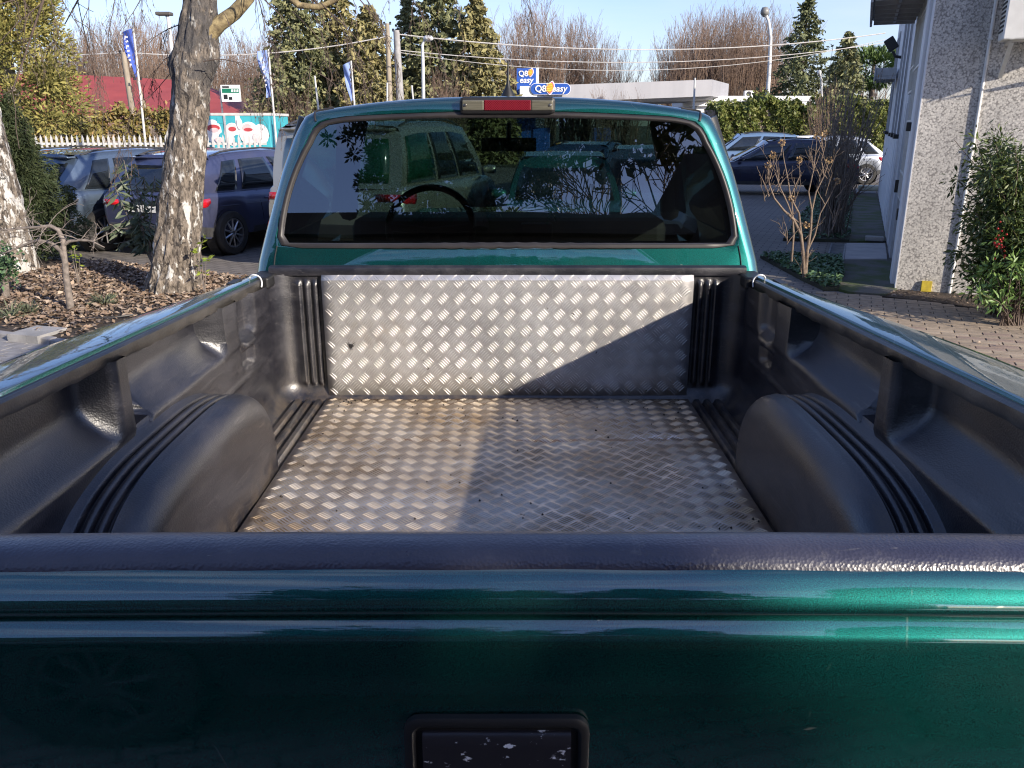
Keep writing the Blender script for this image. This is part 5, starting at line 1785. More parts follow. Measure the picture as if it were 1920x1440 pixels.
# weeds in the litter
M_WEED = island_mat('weed_leaves', [(0.08, 0.10, 0.06), (0.13, 0.14, 0.09), (0.06, 0.08, 0.05)], .7)
for i, (px, py, lab) in enumerate(((20, 596, 'grey green weed tuft at the left edge of the leafy bed'), (196, 572, 'grey green weed tuft in the middle of the leafy bed'), (52, 590, 'low weed tuft between the gnarled stem and the left edge'))):
    q_ = G(px, py, .05)
    o = thing('weed_tuft', lab, 'weed', tuple(q_), group='weeds in the leafy bed')
    n = 120
    d = unit(rng.normal(size=(n, 3)) * (1, 1, .5) + (0, 0, .45))
    link('foliage', leaf_mesh('foliage', d * rng.uniform(.03, .16, (n, 1)), d, .11, .14, .05), M_WEED, o)
# thin black hose lying in the bed
pts = [G(a, b_, .075) for a, b_ in ((62, 560), (72, 580), (90, 594), (120, 598), (170, 596), (215, 595), (250, 590))]
tag(MB().tube(pts, .010, 6).build('hose', M_RUBBER, smooth=60), 'thin dark hose lying along the front of the leafy bed', 'hose')

# ------------------------------------------------------------------ vegetation on the right
M_NAND = island_mat('nandina_leaves', [(0.03, 0.055, 0.018), (0.055, 0.085, 0.025), (0.09, 0.13, 0.04), (0.14, 0.17, 0.05), (0.04, 0.06, 0.02)], 0.4, trans=.12)
M_NANDB = island_mat('bright_leaves', [(0.10, 0.18, 0.05), (0.16, 0.26, 0.07), (0.22, 0.32, 0.10)], 0.4, trans=.2)
YN = 8.1
nq = lambda px, py: U(px, py, YN)
ND = thing('leafy_shrub', 'large dark evergreen shrub in front of the pebbled gable at the right edge', 'shrub', (nq(1880, 590).x, YN, 0), world=True)
s_ = MB()
cl, dl = [], []
rnd = random.Random(33)
for i in range(120):
    bx = nq(1895 + rnd.uniform(-30, 60), 590)
    tx, ty = rnd.uniform(1818, 2010), rnd.uniform(262, 540)
    if tx < 1835 and ty > 500:
        ty -= 120
    tip = nq(tx, ty) + Vector((0, rnd.uniform(-.55, .45), 0))
    mid = Vector((lerp(bx.x, tip.x, .35), lerp(YN, tip.y, .4), lerp(0.05, tip.z, .6)))
    s_.tube([(bx.x, YN + rnd.uniform(-.15, .15), 0), mid, tip], [.009, .007, .003], 5)
    for k in range(7):
        u = rnd.uniform(.45, 1.05)
        p = mid.lerp(tip, (u - .4) / .6)
        n = 34
        d = unit(rng.normal(size=(n, 3)) + (0, 0, -.15))
        cl.append(np.array(p) + d * rng.uniform(.03, .20, (n, 1)))
        dl.append(d + (0, 0, -.25))
s_.build('stem', M_TWIG, ND, 60)
link('foliage', leaf_mesh('foliage', np.concatenate(cl), np.concatenate(dl), rng.uniform(.045, .085, sum(len(x) for x in cl)), .3, .08), M_NAND, ND)
rb_ = MB()
for i in range(46):
    q_ = nq(1835 + rnd.gauss(0, 5), 445 + rnd.gauss(0, 12)) + Vector((0, -.35 + rnd.gauss(0, .04), 0)) if i < 26 else nq(1912 + rnd.gauss(0, 10), 243 + rnd.gauss(0, 5)) + Vector((0, -.3, 0))
    rb_.lathe([(0, -.011), (.009, -.005), (.011, 0), (.009, .006), (0, .011)], Matrix.Translation(q_), 7)
ob_ = rb_.build('berries', mat('red_berries', (0.42, 0.015, 0.015), (0.30, 0.01, 0.01), .4), ND, 60)
ob_['kind'] = 'stuff'
YN2 = 7.75
nb = thing('leafy_shrub', 'low bright green shrub at the foot of the dark evergreen by the pavers', 'shrub', (U(1890, 590, YN2).x, YN2, 0), world=True)
cl, dl = [], []
s_ = MB()
for i in range(30):
    tip = U(rnd.uniform(1835, 1960), rnd.uniform(430 if i % 3 == 0 else 500, 575), YN2 + rnd.uniform(-.2, .3))
    b_ = Vector((U(1890 + rnd.uniform(-15, 30), 590, YN2).x, YN2, 0))
    s_.tube([b_, b_.lerp(tip, .5) + Vector((0, 0, .08)), tip], [.007, .005, .002], 5)
    n = 40
    d = unit(rng.normal(size=(n, 3)))
    cl.append(np.array(tip) + d * rng.uniform(.02, .15, (n, 1)))
    dl.append(d + (0, 0, -.1))
s_.build('stem', M_TWIG, nb, 60)
link('foliage', leaf_mesh('foliage', np.concatenate(cl), np.concatenate(dl), rng.uniform(.05, .085, sum(len(x) for x in cl)), .34, .08), M_NANDB, nb)

# bare hydrangea-like shrub in the garden strip
M_TAN = mat('tan_stems', (0.235, 0.175, 0.125), (0.14, 0.10, 0.075), 0.8, scale=20, bs=60, bstr=.6)
M_DRYH = island_mat('dry_flower_heads', [(0.34, 0.22, 0.10), (0.42, 0.30, 0.16), (0.25, 0.15, 0.08)], .8)
YH_ = G(1510, 520, .05).y
hq = lambda px, py, dy=0.0: U(px, py, YH_ + dy)
HY = thing('bare_shrub', 'bare tan-stemmed shrub with dry flower heads right of the cab pillar', 'shrub', (hq(1510, 520).x, YH_, .05), world=True)
hs = MB()
tips = []
rnd = random.Random(14)
def stem(pts, r0, r1):
    P = [hq(*p) if len(p) == 2 else hq(*p) for p in pts]
    hs.tube(P, [lerp(r0, r1, i / (len(P) - 1)) for i in range(len(P))], 7)
    tips.append(P[-1])
stem([(1508, 520), (1506, 480), (1502, 440), (1488, 412), (1470, 395), (1452, 372), (1442, 345), (1440, 310)], .025, .004)
stem([(1510, 518), (1514, 470), (1520, 430), (1522, 395), (1530, 360), (1545, 330), (1555, 300)], .022, .004)
stem([(1502, 440), (1498, 400), (1482, 370), (1478, 340), (1470, 300), (1466, 268)], .015, .003)
stem([(1488, 412), (1476, 380), (1462, 350), (1452, 320), (1448, 290)], .011, .003)
stem([(1514, 470), (1528, 440), (1538, 400), (1556, 368), (1570, 340)], .013, .003)
stem([(1522, 395), (1516, 360), (1525, 320), (1530, 280), (1532, 255)], .011, .003)
stem([(1482, 370), (1490, 350), (1500, 330), (1498, 300)], .009, .003)
stem([(1545, 330), (1540, 300), (1548, 270), (1546, 250)], .008, .003)
stem([(1484, 490), (1488, 440), (1486, 400), (1484, 372)], .015, .008)
stem([(1470, 395), (1480, 402), (1496, 416), (1512, 422)], .012, .004)
hs.build('stem', M_TAN, HY, 60)
for p in tips:
    n = 40
    d = unit(rng.normal(size=(n, 3)))
    link('flower_head', leaf_mesh('flower_head', np.array(p) + d * .035, d, .028, .7, .1), M_DRYH, HY)
segs = []
for p in tips:
    for k in range(5):
        grow(segs, p - Vector((0, 0, rnd.uniform(.1, .6))), (rnd.uniform(-1, 1), rnd.uniform(-1, 1), 1.2), .28, .006, 1, rnd, (1, 3), wob=.2, rmin=.002)
link('twigs', seg_mesh('twigs', segs, 4), M_TAN, HY)['kind'] = 'stuff'

# dark twiggy shrub behind it
M_DTW = mat('grey_brown_twigs', (0.26, 0.205, 0.165), (0.16, 0.125, 0.10), .85, scale=8)
YT = G(1555, 440, .05).y
TWS = thing('twiggy_shrub', 'tall dense bare twiggy shrub beside the mossy path', 'shrub', (G(1555, 440, .05).x, YT, .05), world=True)
segs = []
for i in range(84):
    b_ = U(1556 + rnd.gauss(0, 12), 440, YT + rnd.gauss(0, .15))
    b_.z = .03
    tip = U(1583 + rnd.gauss(0, 34), rnd.uniform(170, 330), YT + rnd.gauss(0, .6))
    L_ = (tip - b_).length
    grow(segs, b_, (tip - b_) + Vector((0, 0, -.1)), L_, rnd.uniform(.008, .018), 1, rnd, (4, 7), (12, 35), (.2, .45), .06, .04, 6, .3, .3, .0032)
link('stems', seg_mesh('stems', segs, 4), M_DTW, TWS)
cen = np.array([s[1] for s in segs[::6]])
link('dry_leaves', leaf_mesh('dry_leaves', cen, rng.normal(size=(len(cen), 3)), .05, .5, .1), M_DRYH, TWS)

# ------------------------------------------------------------------ hedges and distant greenery
def hedge(name, label, a, b, z0, z1, depth, n, mleaf, size, lump=.25):
    """leafy hedge from plan point a to b"""
    a, b = Vector((a[0], a[1], 0)), Vector((b[0], b[1], 0))
    L_ = (b - a).length
    T = thing(name, label, 'hedge', tuple((a + b) / 2), math.atan2(b.y - a.y, b.x - a.x))
    x = rng.uniform(-L_ / 2, L_ / 2, n)
    w = rng.random(n)
    top = rng.random(n) < .35
    zz = np.where(top, z1 + rng.normal(size=n) * .06, rng.uniform(z0, z1, n))
    y = np.where(top, rng.uniform(-depth / 2, depth / 2, n), -depth / 2 + rng.exponential(.12, n))
    bumpv = .12 * np.sin(x * 1.9) + .10 * np.sin(x * 4.3 + 1) + .08 * np.sin(x * 9.1 + zz * 5)
    zz = np.where(top, zz + bumpv * 1.3 + rng.exponential(.06, n), zz)
    y = y + np.where(top, 0, bumpv)
    cen = np.stack([x, y, zz], 1)
    link('foliage', leaf_mesh('foliage', cen, rng.normal(size=(n, 3)) + (0, -.4, .2), rng.uniform(.7, 1.4, n) * size, .55, .1), mleaf, T)
    MB().box(-L_ / 2, L_ / 2, -depth * .3, depth * .45, 0, z1 - .15).build('twig_core', M_DTW, T)
    return T
M_HEDGE = island_mat('hedge_leaves', [(0.07, 0.10, 0.022), (0.14, 0.17, 0.04), (0.22, 0.235, 0.07), (0.09, 0.12, 0.03), (0.28, 0.27, 0.09)], .45, trans=.15)
M_HEDGEB = island_mat('bronze_hedge_leaves', [(0.16, 0.14, 0.04), (0.24, 0.19, 0.06), (0.13, 0.10, 0.04), (0.20, 0.19, 0.05), (0.28, 0.17, 0.06)], .6)
a, b = U(1330, 240, 37), U(1655, 240, 39)
hedge('laurel_hedge', 'tall green laurel hedge behind the right hand parked cars', (a.x, 37), (b.x + 1.5, 39), 0.1, U(1500, 200, 38).z, 1.4, 20000, M_HEDGE, .18)
a, b = U(60, 240, 27), U(345, 240, 28)
hedge('beech_hedge', 'clipped bronze green hedge behind the white picket fence', (a.x, 27), (b.x, 28), 0.1, U(200, 226, 27.5).z, 1.0, 9000, M_HEDGEB, .14)

# ------------------------------------------------------------------ bare winter woods
M_WOOD = mat('winter_twig_brown', (0.26, 0.175, 0.125), (0.17, 0.12, 0.09), 0.9, scale=.6)
M_WOODG = mat('winter_twig_grey', (0.22, 0.185, 0.16), (0.15, 0.125, 0.11), 0.9, scale=.6)
M_WTRUNK = mat('wood_trunk_bark', (0.16, 0.125, 0.10), (0.10, 0.08, 0.065), 0.9, scale=3)

def bare_tree(name, label, group, h, seed, mt, kids=(4, 6), ang=(20, 45), depth=3, trop=.10, r=None, start=.18, ratio=(.40, .62), rmin=.010):
    rd = random.Random(seed)
    T = thing(name, label, 'tree', group=group)
    segs = []
    r = r or h * .014
    grow(segs, (0, 0, 0), (rd.uniform(-.06, .06), rd.uniform(-.06, .06), 1), h * .80, r, depth, rd, kids, ang, ratio, .07, trop, 6, start, .3, rmin)
    big = [s for s in segs if s[2] > r * .42]
    small = [s for s in segs if s[2] <= r * .42]
    link('trunk', seg_mesh('trunk', big, 6), M_WTRUNK, T)
    link('crown', seg_mesh('crown', small, 3), mt, T)
    return T
def shrub_tree(label, group, h, seed, mt):
    """many upright shoots from the ground, like coppice"""
    rd = random.Random(seed)
    T = thing('coppice_tree', label, 'tree', group=group)
    segs = []
    for i in range(16):
        a = rd.uniform(0, 6.28)
        k = rd.uniform(.05, .38)
        grow(segs, (rd.uniform(-.5, .5), rd.uniform(-.5, .5), 0), (math.cos(a) * k, math.sin(a) * k, 1), h * rd.uniform(.65, .95), h * .006, 2, rd, (5, 8), (14, 34), (.28, .5), .05, .09, 6, .2, .3, .009)
    big = [s for s in segs if s[2] > h * .0032]
    small = [s for s in segs if s[2] <= h * .0032]
    link('trunk', seg_mesh('trunk', big, 4), M_WTRUNK, T)
    link('crown', seg_mesh('crown', small, 3), mt, T)
    return T
GW1, GW2, GW3 = 'bare trees of the wood behind the red roofed hall', 'bare trees behind the fuel station', 'round brown thicket right of the fuel station'
LW1, LW2, LW3 = 'bare brown tree in the winter wood behind the red roofed hall', 'bare brown tree in the winter wood behind the fuel station sign', 'bare reddish tree in the round thicket above the fuel station canopy'
rd = random.Random(77)
protoA = [bare_tree('bare_tree', LW1, GW1, 10.0, 100 + i, M_WOOD if i != 1 else M_WOODG, depth=3) for i in range(3)]
protoB = [shrub_tree(LW3, GW3, 10.5, 200 + i, M_WOOD) for i in range(2)]
used = set()
def place(p, x, y, s, label, group, rz):
    if p.name in used:
        p = copy_tree(p)
    else:
        used.add(p.name)
    p.location = (x, y, -.1)
    p.rotation_euler = (0, 0, rz)
    p.scale = (s * rd.uniform(.9, 1.15), s * rd.uniform(.9, 1.15), s)
    p['label'], p['group'] = label, group
    return p
def top_scale(px, py, Y, h):
    return (U(px, py, Y).z) / h
for i in range(64):
    px = 60 + 490 * (i + rd.random()) / 64
    Y = rd.uniform(58, 90)
    py = interp([60, 120, 200, 300, 420, 560], [112, 78, 70, 50, 92, 95], px) + rd.uniform(-14, 22)
    place(protoA[i % 3] if i % 2 else protoB[i % 4 // 2], U(px, 200, Y).x, Y, top_scale(px, py, Y, 10.0), LW1, GW1, rd.uniform(0, 6.28))
for i in range(16):                                   # the wood goes on beyond the left edge
    px = -640 + 700 * (i + rd.random()) / 16
    Y = rd.uniform(58, 90)
    place(protoB[i % 2] if i % 3 else protoA[i % 3], U(px, 200, Y).x, Y, rd.uniform(.8, 1.0), LW1, GW1, rd.uniform(0, 6.28))
for i in range(20):
    px = 925 + 245 * (i + rd.random()) / 20
    Y = rd.uniform(74, 92)
    py = interp([925, 1000, 1060, 1110, 1150, 1180], [70, 42, 58, 74, 100, 135], px) + rd.uniform(-10, 18)
    place(protoB[i % 2] if i % 3 else protoA[i % 3], U(px, 200, Y).x, Y, top_scale(px, py, Y, 9.8), LW2, GW2, rd.uniform(0, 6.28))
for px, py, w_ in ((993, 8, 'left'), (1022, 14, 'right')):
    place(protoA[1], U(px, 200, 80).x, 80, top_scale(px, py, 80, 9.6), 'taller grey bare tree above the blue fuel sign, %s one of the pair' % w_, 'two taller bare trees behind the fuel sign', rd.uniform(0, 6.28))
for i in range(26):
    px = 1238 + 217 * (i + rd.random()) / 26
    Y = rd.uniform(66, 84)
    py = interp([1225, 1250, 1300, 1345, 1400, 1450, 1470], [125, 85, 30, 40, 14, 40, 90], px) + rd.uniform(-4, 22)
    place(protoB[i % 2], U(px, 200, Y).x, Y, top_scale(px, py, Y, 10.6), LW3, GW3, rd.uniform(0, 6.28))
for px, py, Y in ((1185, 160, 95), (1195, 165, 100), (1215, 150, 100)):
    place(protoA[int(px) % 3], U(px, 200, Y).x, Y, top_scale(px, py, Y, 9.6), 'low hazy bare tree in the sky gap left of the round thicket', 'low bare trees in the sky gap', rd.uniform(0, 6.28))
for px, py, Y in ((1500, 120, 70), (1545, 150, 66), (1580, 90, 90), (1610, 95, 95), (1640, 100, 92), (1655, 140, 80)):
    place(protoA[int(px) % 3], U(px, 200, Y).x, Y, top_scale(px, py, Y, 9.6), 'thin grey bare tree between the conifers and the white building', 'thin bare trees around the right hand conifers', rd.uniform(0, 6.28))
for px, py, Y, wl_ in ((480, 190, 40, 'beside the mural trailer'), (560, 170, 42, 'right of the lettered flag'), (600, 195, 38, 'below the first conifers'), (838, 130, 40, 'taller one right of the road lamp'), (850, 150, 38, 'lower one right of the road lamp'), (1130, 172, 36, 'under the fuel canopy'), (1180, 175, 37, 'below the middle of the fuel canopy'), (1540, 165, 36, 'over the hedge by the twiggy shrub'), (180, 165, 32, 'before the red roof')):
    place(protoB[int(px) % 2], U(px, 200, Y).x, Y, top_scale(px, py, Y, 10.6), 'pale straw coloured bare shrub ' + wl_, 'pale bare shrubs along the road', rd.uniform(0, 6.28))
for p in protoA + protoB:
    assert p.name in used

# ------------------------------------------------------------------ conifers
M_CONA = island_mat('conifer_needles_olive', [(0.15, 0.14, 0.055), (0.23, 0.205, 0.08), (0.31, 0.27, 0.12), (0.11, 0.11, 0.045), (0.36, 0.31, 0.15)], .75)
M_CONB = island_mat('conifer_needles_green', [(0.11, 0.125, 0.055), (0.18, 0.19, 0.085), (0.25, 0.245, 0.12), (0.08, 0.095, 0.045)], .75)
M_CONC_ = island_mat('conifer_needles_dark', [(0.055, 0.07, 0.035), (0.11, 0.125, 0.055), (0.17, 0.18, 0.08), (0.06, 0.075, 0.04)], .75)
def conifer(label, x, y, h, rad, mleaf, n=7000, seed=1, zbase=.06, shape=1.0, size=.30, group=None, droop_=-.25, name='conifer'):
    rd_ = np.random.default_rng(seed)
    T = thing(name, label, 'tree', (x, y, 0), group=group)
    nb = 120
    cl, dl = [], []
    sg = MB()
    sg.tube([(0, 0, 0), (0, 0, h * .5), (0, 0, h * .97)], [h * .018, h * .011, .02], 7)
    for i in range(nb):
        v = (i + rd_.random()) / nb
        v = zbase + (1 - zbase) * v ** 1.12
        R_ = rad * (1 - v) ** shape * rd_.uniform(.72, 1.12) + .12
        a = i * 2.399 + rd_.normal() * .3
        m = max(14, int(n / nb * (.45 + 1.2 * (1 - v))))
        t = rd_.random(m) ** .55
        bx = np.stack([np.cos(a) * R_ * t, np.sin(a) * R_ * t, v * h + droop_ * R_ * t ** 2 + .10 * R_ * t], 1)
        sp = (.10 + .24 * (1 - v)) * rad * .55
        off = rd_.normal(size=(m, 3)) * np.array([sp * .55, sp * .55, sp * .32])
        cl.append(bx + off)
        dl.append(np.stack([np.full(m, np.cos(a)), np.full(m, np.sin(a)), np.full(m, -.35)], 1) + rd_.normal(size=(m, 3)) * .75)
    sg.build('trunk', M_WTRUNK, T, 60)
    cen, dr_ = np.concatenate(cl), np.concatenate(dl)
    link('crown', leaf_mesh('crown', cen, dr_, rd_.uniform(.6, 1.4, len(cen)) * size, .42, .1), mleaf, T)
    return T
for (px, py, Y, rad, m_, lab, sd, n, shp) in (
        (568, -40, 44, 3.5, M_CONB, 'broad olive conifer leftmost of the group left of the utility poles', 1, 9000, .62),
        (640, -25, 46, 3.4, M_CONA, 'olive brown conifer in the middle of the group left of the utility poles', 2, 9000, .7),
        (697, 12, 43, 2.7, M_CONA, 'narrow conifer just left of the utility poles', 3, 7000, .8),
        (770, -10, 47, 1.7, M_CONB, 'slim dark conifer just right of the utility poles', 4, 6000, .7),
        (826, -60, 45, 2.8, M_CONB, 'tall blue green conifer behind the white road lamp', 5, 9000, .6),
        (895, -5, 44, 2.7, M_CONA, 'pointed olive conifer left of the blue fuel sign', 6, 9000, .75)):
    q_ = U(px, 200, Y)
    conifer(lab, q_.x, Y, U(px, py, Y).z, rad, m_, int(n * 1.5), sd, .03, shp, .30)
for (px, py, Y, rad, m_, lab, sd, n, shp, dp) in (
        (1497, -5, 58, 3.3, M_CONC_, 'tall dark cedar right of the round brown thicket', 11, 9000, .85, -.1),
        (1577, 62, 52, 2.3, M_CONB, 'shorter green conifer left of the umbrella pine', 12, 8000, .8, -.2)):
    q_ = U(px, 200, Y)
    conifer(lab, q_.x, Y, U(px, py, Y).z, rad, m_, n, sd, .03, shp, .30, None, dp)
# umbrella pine
q_ = U(1640, 110, 60)
T = thing('umbrella_pine', 'round topped umbrella pine at the edge of the white building', 'tree', (q_.x, 60, 0))
MB().tube([(0, 0, 0), (.1, 0, 3), (0, 0, q_.z)], [.25, .2, .1], 7).build('trunk', M_WTRUNK, T, 60)
P, d = blob_points(5000, 0, 0, q_.z - .6, 2.4, 2.4, 1.3, .5, .25, 4)
link('crown', leaf_mesh('crown', P, d, rng.uniform(.15, .4, len(P)), .4, .1), island_mat('pine_needles', [(0.07, 0.12, 0.03), (0.12, 0.18, 0.05), (0.05, 0.09, 0.03)], .7), T)

# ------------------------------------------------------------------ red roofed hall, fence, mural trailer, billboard
M_REDR = mat('red_roof_sheet', (0.37, 0.066, 0.055), (0.30, 0.052, 0.045), .65, scale=.8, detail=6)
M_PINKW = mat('pinkish_wall', (0.42, 0.25, 0.22), (0.32, 0.18, 0.16), .8, scale=1)
YR = 42.0
r0, r1, r2, r3 = U(95, 212, YR), U(440, 212, YR), U(375, 152, YR + 7), U(100, 138, YR + 7)
HALL = thing('hall', 'low hall with a big plain red roof beyond the bronze hedge', 'building', ((r0.x + r1.x) / 2, YR, 0), world=True)
zE = r1.z
MB().add([r0, r1, r2, r3, (r0.x - 6, YR, zE), (r3.x - 6, YR + 7, r3.z)], [(0, 1, 2, 3), (4, 0, 3, 5)]).build('roof', M_REDR, HALL).modifiers.new('t', 'SOLIDIFY').thickness = .12
MB().box(r0.x - 6, r1.x - .3, YR + .4, YR + 7, 0, zE - .05).build('wall', M_PINKW, HALL)
MB().add([(r1.x - .2, YR + .3, zE - .02), (r2.x, YR + 6.9, r2.z - .1), (r1.x - .2, YR + 8, zE - .02)], [(0, 1, 2)]).build('gable', M_REDR, HALL)
for i in range(34):
    x = r0.x - 1 + i * .32
    if x < r1.x - 1:
        MB().box(x, x + .05, YR - .08, YR - .02, zE - .85, zE - .12).build('railing_bar', M_PINKW, HALL)
for z in (zE - .5, zE - .82, zE - .2):
    MB().box(r0.x - 1, r1.x - 1, YR - .10, YR - .081, z, z + .05).build('railing', M_PINKW, HALL)
# white picket fence
YP = 24.0
a, b = U(70, 280, YP), U(500, 280, YP)
FE = thing('picket_fence', 'white metal picket fence between the car roofs and the bronze hedge', 'fence', ((a.x + b.x) / 2, YP, 0), world=True)
M_WPOST = mat('white_paint', (0.62, 0.61, 0.58), (0.48, 0.475, 0.45), .5, scale=4)
zt, zb = U(200, 252, YP).z, U(200, 292, YP).z
n = int((b.x - a.x) / .145)
pk = MB().box(-.028, .028, -.012, .012, 0, zt - .1).add([(-.028, -.012, zt - .1), (.028, -.012, zt - .1), (.028, .012, zt - .1), (-.028, .012, zt - .1), (0, 0, zt)], [(0, 1, 4), (1, 2, 4), (2, 3, 4), (3, 0, 4)])
pme = bpy.data.meshes.new('picket')
pme.from_pydata(pk.v, [], pk.f)
pme.materials.append(M_WPOST)
for i in range(n):
    o = bpy.data.objects.new('picket', pme)
    C.objects.link(o)
    o.parent = FE
    o.location = (a.x + .145 * i + FE['_world'][0], 0, 0)
for z in (zb - .2, zt - .28):
    MB().box(a.x, b.x, YP + .013, YP + .05, z, z + .06).build('rail', M_WPOST, FE)

# mural trailer
YM = 27.5
a, b = U(384, 213, YM), U(504, 213, YM)
zt = a.z
MT_ = thing('mural_trailer', 'box trailer painted with turquoise sky and red white figures right of the birch', 'trailer', ((a.x + b.x) / 2, YM, 0), world=True)
M_TURQ = mat('turquoise_paint', (0.06, 0.42, 0.48), (0.05, 0.34, 0.40), .5, scale=1.5)
M_MW = mat('mural_white', (0.75, 0.74, 0.74), (0.66, 0.62, 0.62), .5, scale=3)
M_MR = mat('mural_red', (0.50, 0.06, 0.07), (0.40, 0.05, 0.05), .5, scale=4)
MB().box(a.x, b.x, YM, YM + 2.3, .4, zt - .06).build('box', M_TURQ, MT_, bevel=.02)
MB().box(a.x - .03, b.x + .03, YM - .02, YM + 2.33, zt - .06, zt + .02).build('roof_edge', M_WPOST, MT_)
MB().box(lerp(a.x, b.x, .30) - .03, lerp(a.x, b.x, .30) + .03, YM - .03, YM, .4, zt - .061).build('corner_post', M_TRIMG, MT_)
MB().box(a.x + .02, b.x - .02, YM - .006, YM, .42, lerp(.4, zt, .42)).build('painted_band', M_MW, MT_)
def disc(cx, cz, rx, rz, y, m, nm):
    k = 20
    MB().add([(cx + rx * math.cos(t), y, cz + rz * math.sin(t)) for t in np.linspace(0, 2 * math.pi, k, endpoint=False)] + [(cx + rx * math.cos(t), y + .006, cz + rz * math.sin(t)) for t in np.linspace(0, 2 * math.pi, k, endpoint=False)],
             [tuple(range(k - 1, -1, -1))] + [(i, (i + 1) % k, k + (i + 1) % k, k + i) for i in range(k)]).build(nm, m, MT_)
M_MP = mat('mural_pink', (0.62, 0.42, 0.42), (0.70, 0.60, 0.60), .5, scale=5)
for i, (px, py, rx, rz, mm) in enumerate(((400, 246, 15, 20, M_MW), (400, 240, 12, 6, M_MR), (402, 244, 8, 4, M_MP), (437, 252, 16, 20, M_MW), (434, 238, 9, 6, M_MP), (436, 242, 7, 4, M_MR), (468, 250, 18, 20, M_MW), (464, 240, 9, 7, M_MP), (466, 243, 8, 3, M_MR),
                                        (490, 252, 14, 18, M_MW), (450, 232, 5, 10, M_MW), (482, 258, 7, 8, M_MP), (446, 260, 6, 7, M_TURQ), (418, 258, 5, 9, M_TURQ), (412, 262, 7, 5, M_MP))):
    q_ = U(px, py, YM)
    k = YM / FPX
    disc(q_.x, q_.z, rx * k, rz * k, YM - .010 - .0035 * i, mm, 'painted_figure')
for px, py, w, h in ((480, 226, 16, 18), (446, 228, 8, 22), (412, 226, 10, 10)):
    q_ = U(px, py, YM)
    k = YM / FPX / 2
    MB().box(q_.x - w * k, q_.x + w * k, YM - .012, YM - .007, q_.z - h * k, q_.z + h * k).build('painted_panel', M_TURQ if w > 9 else M_MW, MT_)
for x in (a.x + .6, b.x - .6):
    Mx = Matrix.Translation((x, YM + .1, .38)) @ Matrix.Rotation(math.pi / 2, 4, 'X')
    MB().lathe([(0, .1), (.3, .1), (.36, .06), (.36, -.1)], Mx, 20).build('wheel', M_TYRE, MT_, 40)

def text(name, body, size, m, parent, M4, ext=.004, shear=0.0, align='CENTER', bold=0.0):
    cu = bpy.data.curves.new(name, 'FONT')
    cu.body = body
    cu.size = size
    cu.extrude = ext
    cu.shear = shear
    cu.offset = bold
    cu.align_x, cu.align_y = align, 'CENTER'
    cu.materials.append(m)
    tmp = bpy.data.objects.new(name, cu)
    C.objects.link(tmp)
    bpy.context.view_layer.update()
    me = bpy.data.meshes.new_from_object(tmp.evaluated_get(bpy.context.evaluated_depsgraph_get()))
    bpy.data.objects.remove(tmp)
    me.name = name
    o = bpy.data.objects.new(name, me)
    C.objects.link(o)
    o.parent = parent
    o.matrix_basis = M4
    return o
M_SIGNW = mat('sign_white', (0.80, 0.80, 0.80), (0.74, 0.74, 0.74), .4)
M_SIGNB = mat('sign_blue', (0.02, 0.09, 0.40), (0.018, 0.075, 0.35), .4)
M_SIGNG = mat('sign_green', (0.01, 0.18, 0.10), rough=.4)
M_SIGNK = mat('sign_black', (0.02, 0.02, 0.02), rough=.4)
FACE = Matrix.Rotation(math.pi / 2, 4, 'X')
# billboard
YBB = 38.0
k = YBB / FPX
q_ = U(433, 175, YBB)
BB = thing('billboard', 'small white and green roadside signboard on a pole above the hall roof edge', 'sign', (q_.x, YBB, 0))
MB().box(-.5, -.44, .03, .09, 0, q_.z + .2).build('post', M_STEEL, BB)
MB().box(-17 * k, 17 * k, -.03, .03, q_.z - 14 * k, q_.z + 14 * k).build('panel', M_SIGNW, BB)
MB().box(-15 * k, 15 * k, -.036, -.03, q_.z + .5 * k, q_.z + 8 * k).build('green_band', M_SIGNG, BB)
MB().box(-14 * k, -2 * k, -.036, -.03, q_.z + 9 * k, q_.z + 12 * k).build('black_mark', M_SIGNK, BB)
MB().box(-13 * k, -6 * k, -.036, -.03, q_.z - 10 * k, q_.z - 2 * k).build('black_mark', M_SIGNK, BB)
MB().box(-4 * k, 2 * k, -.036, -.03, q_.z - 11 * k, q_.z - 6 * k).build('black_mark', M_SIGNK, BB)
lt = MB()
for i, (x, w_) in enumerate(((1.5, 3.2), (6.0, 2.6), (9.6, 1.1), (12.0, 1.8))):
    lt.box(x * k, (x + w_) * k, -.040, -.0365, q_.z + 2.2 * k, q_.z + 6.4 * k)
lt.build('lettering', M_SIGNW, BB)['kind'] = 'stuff'

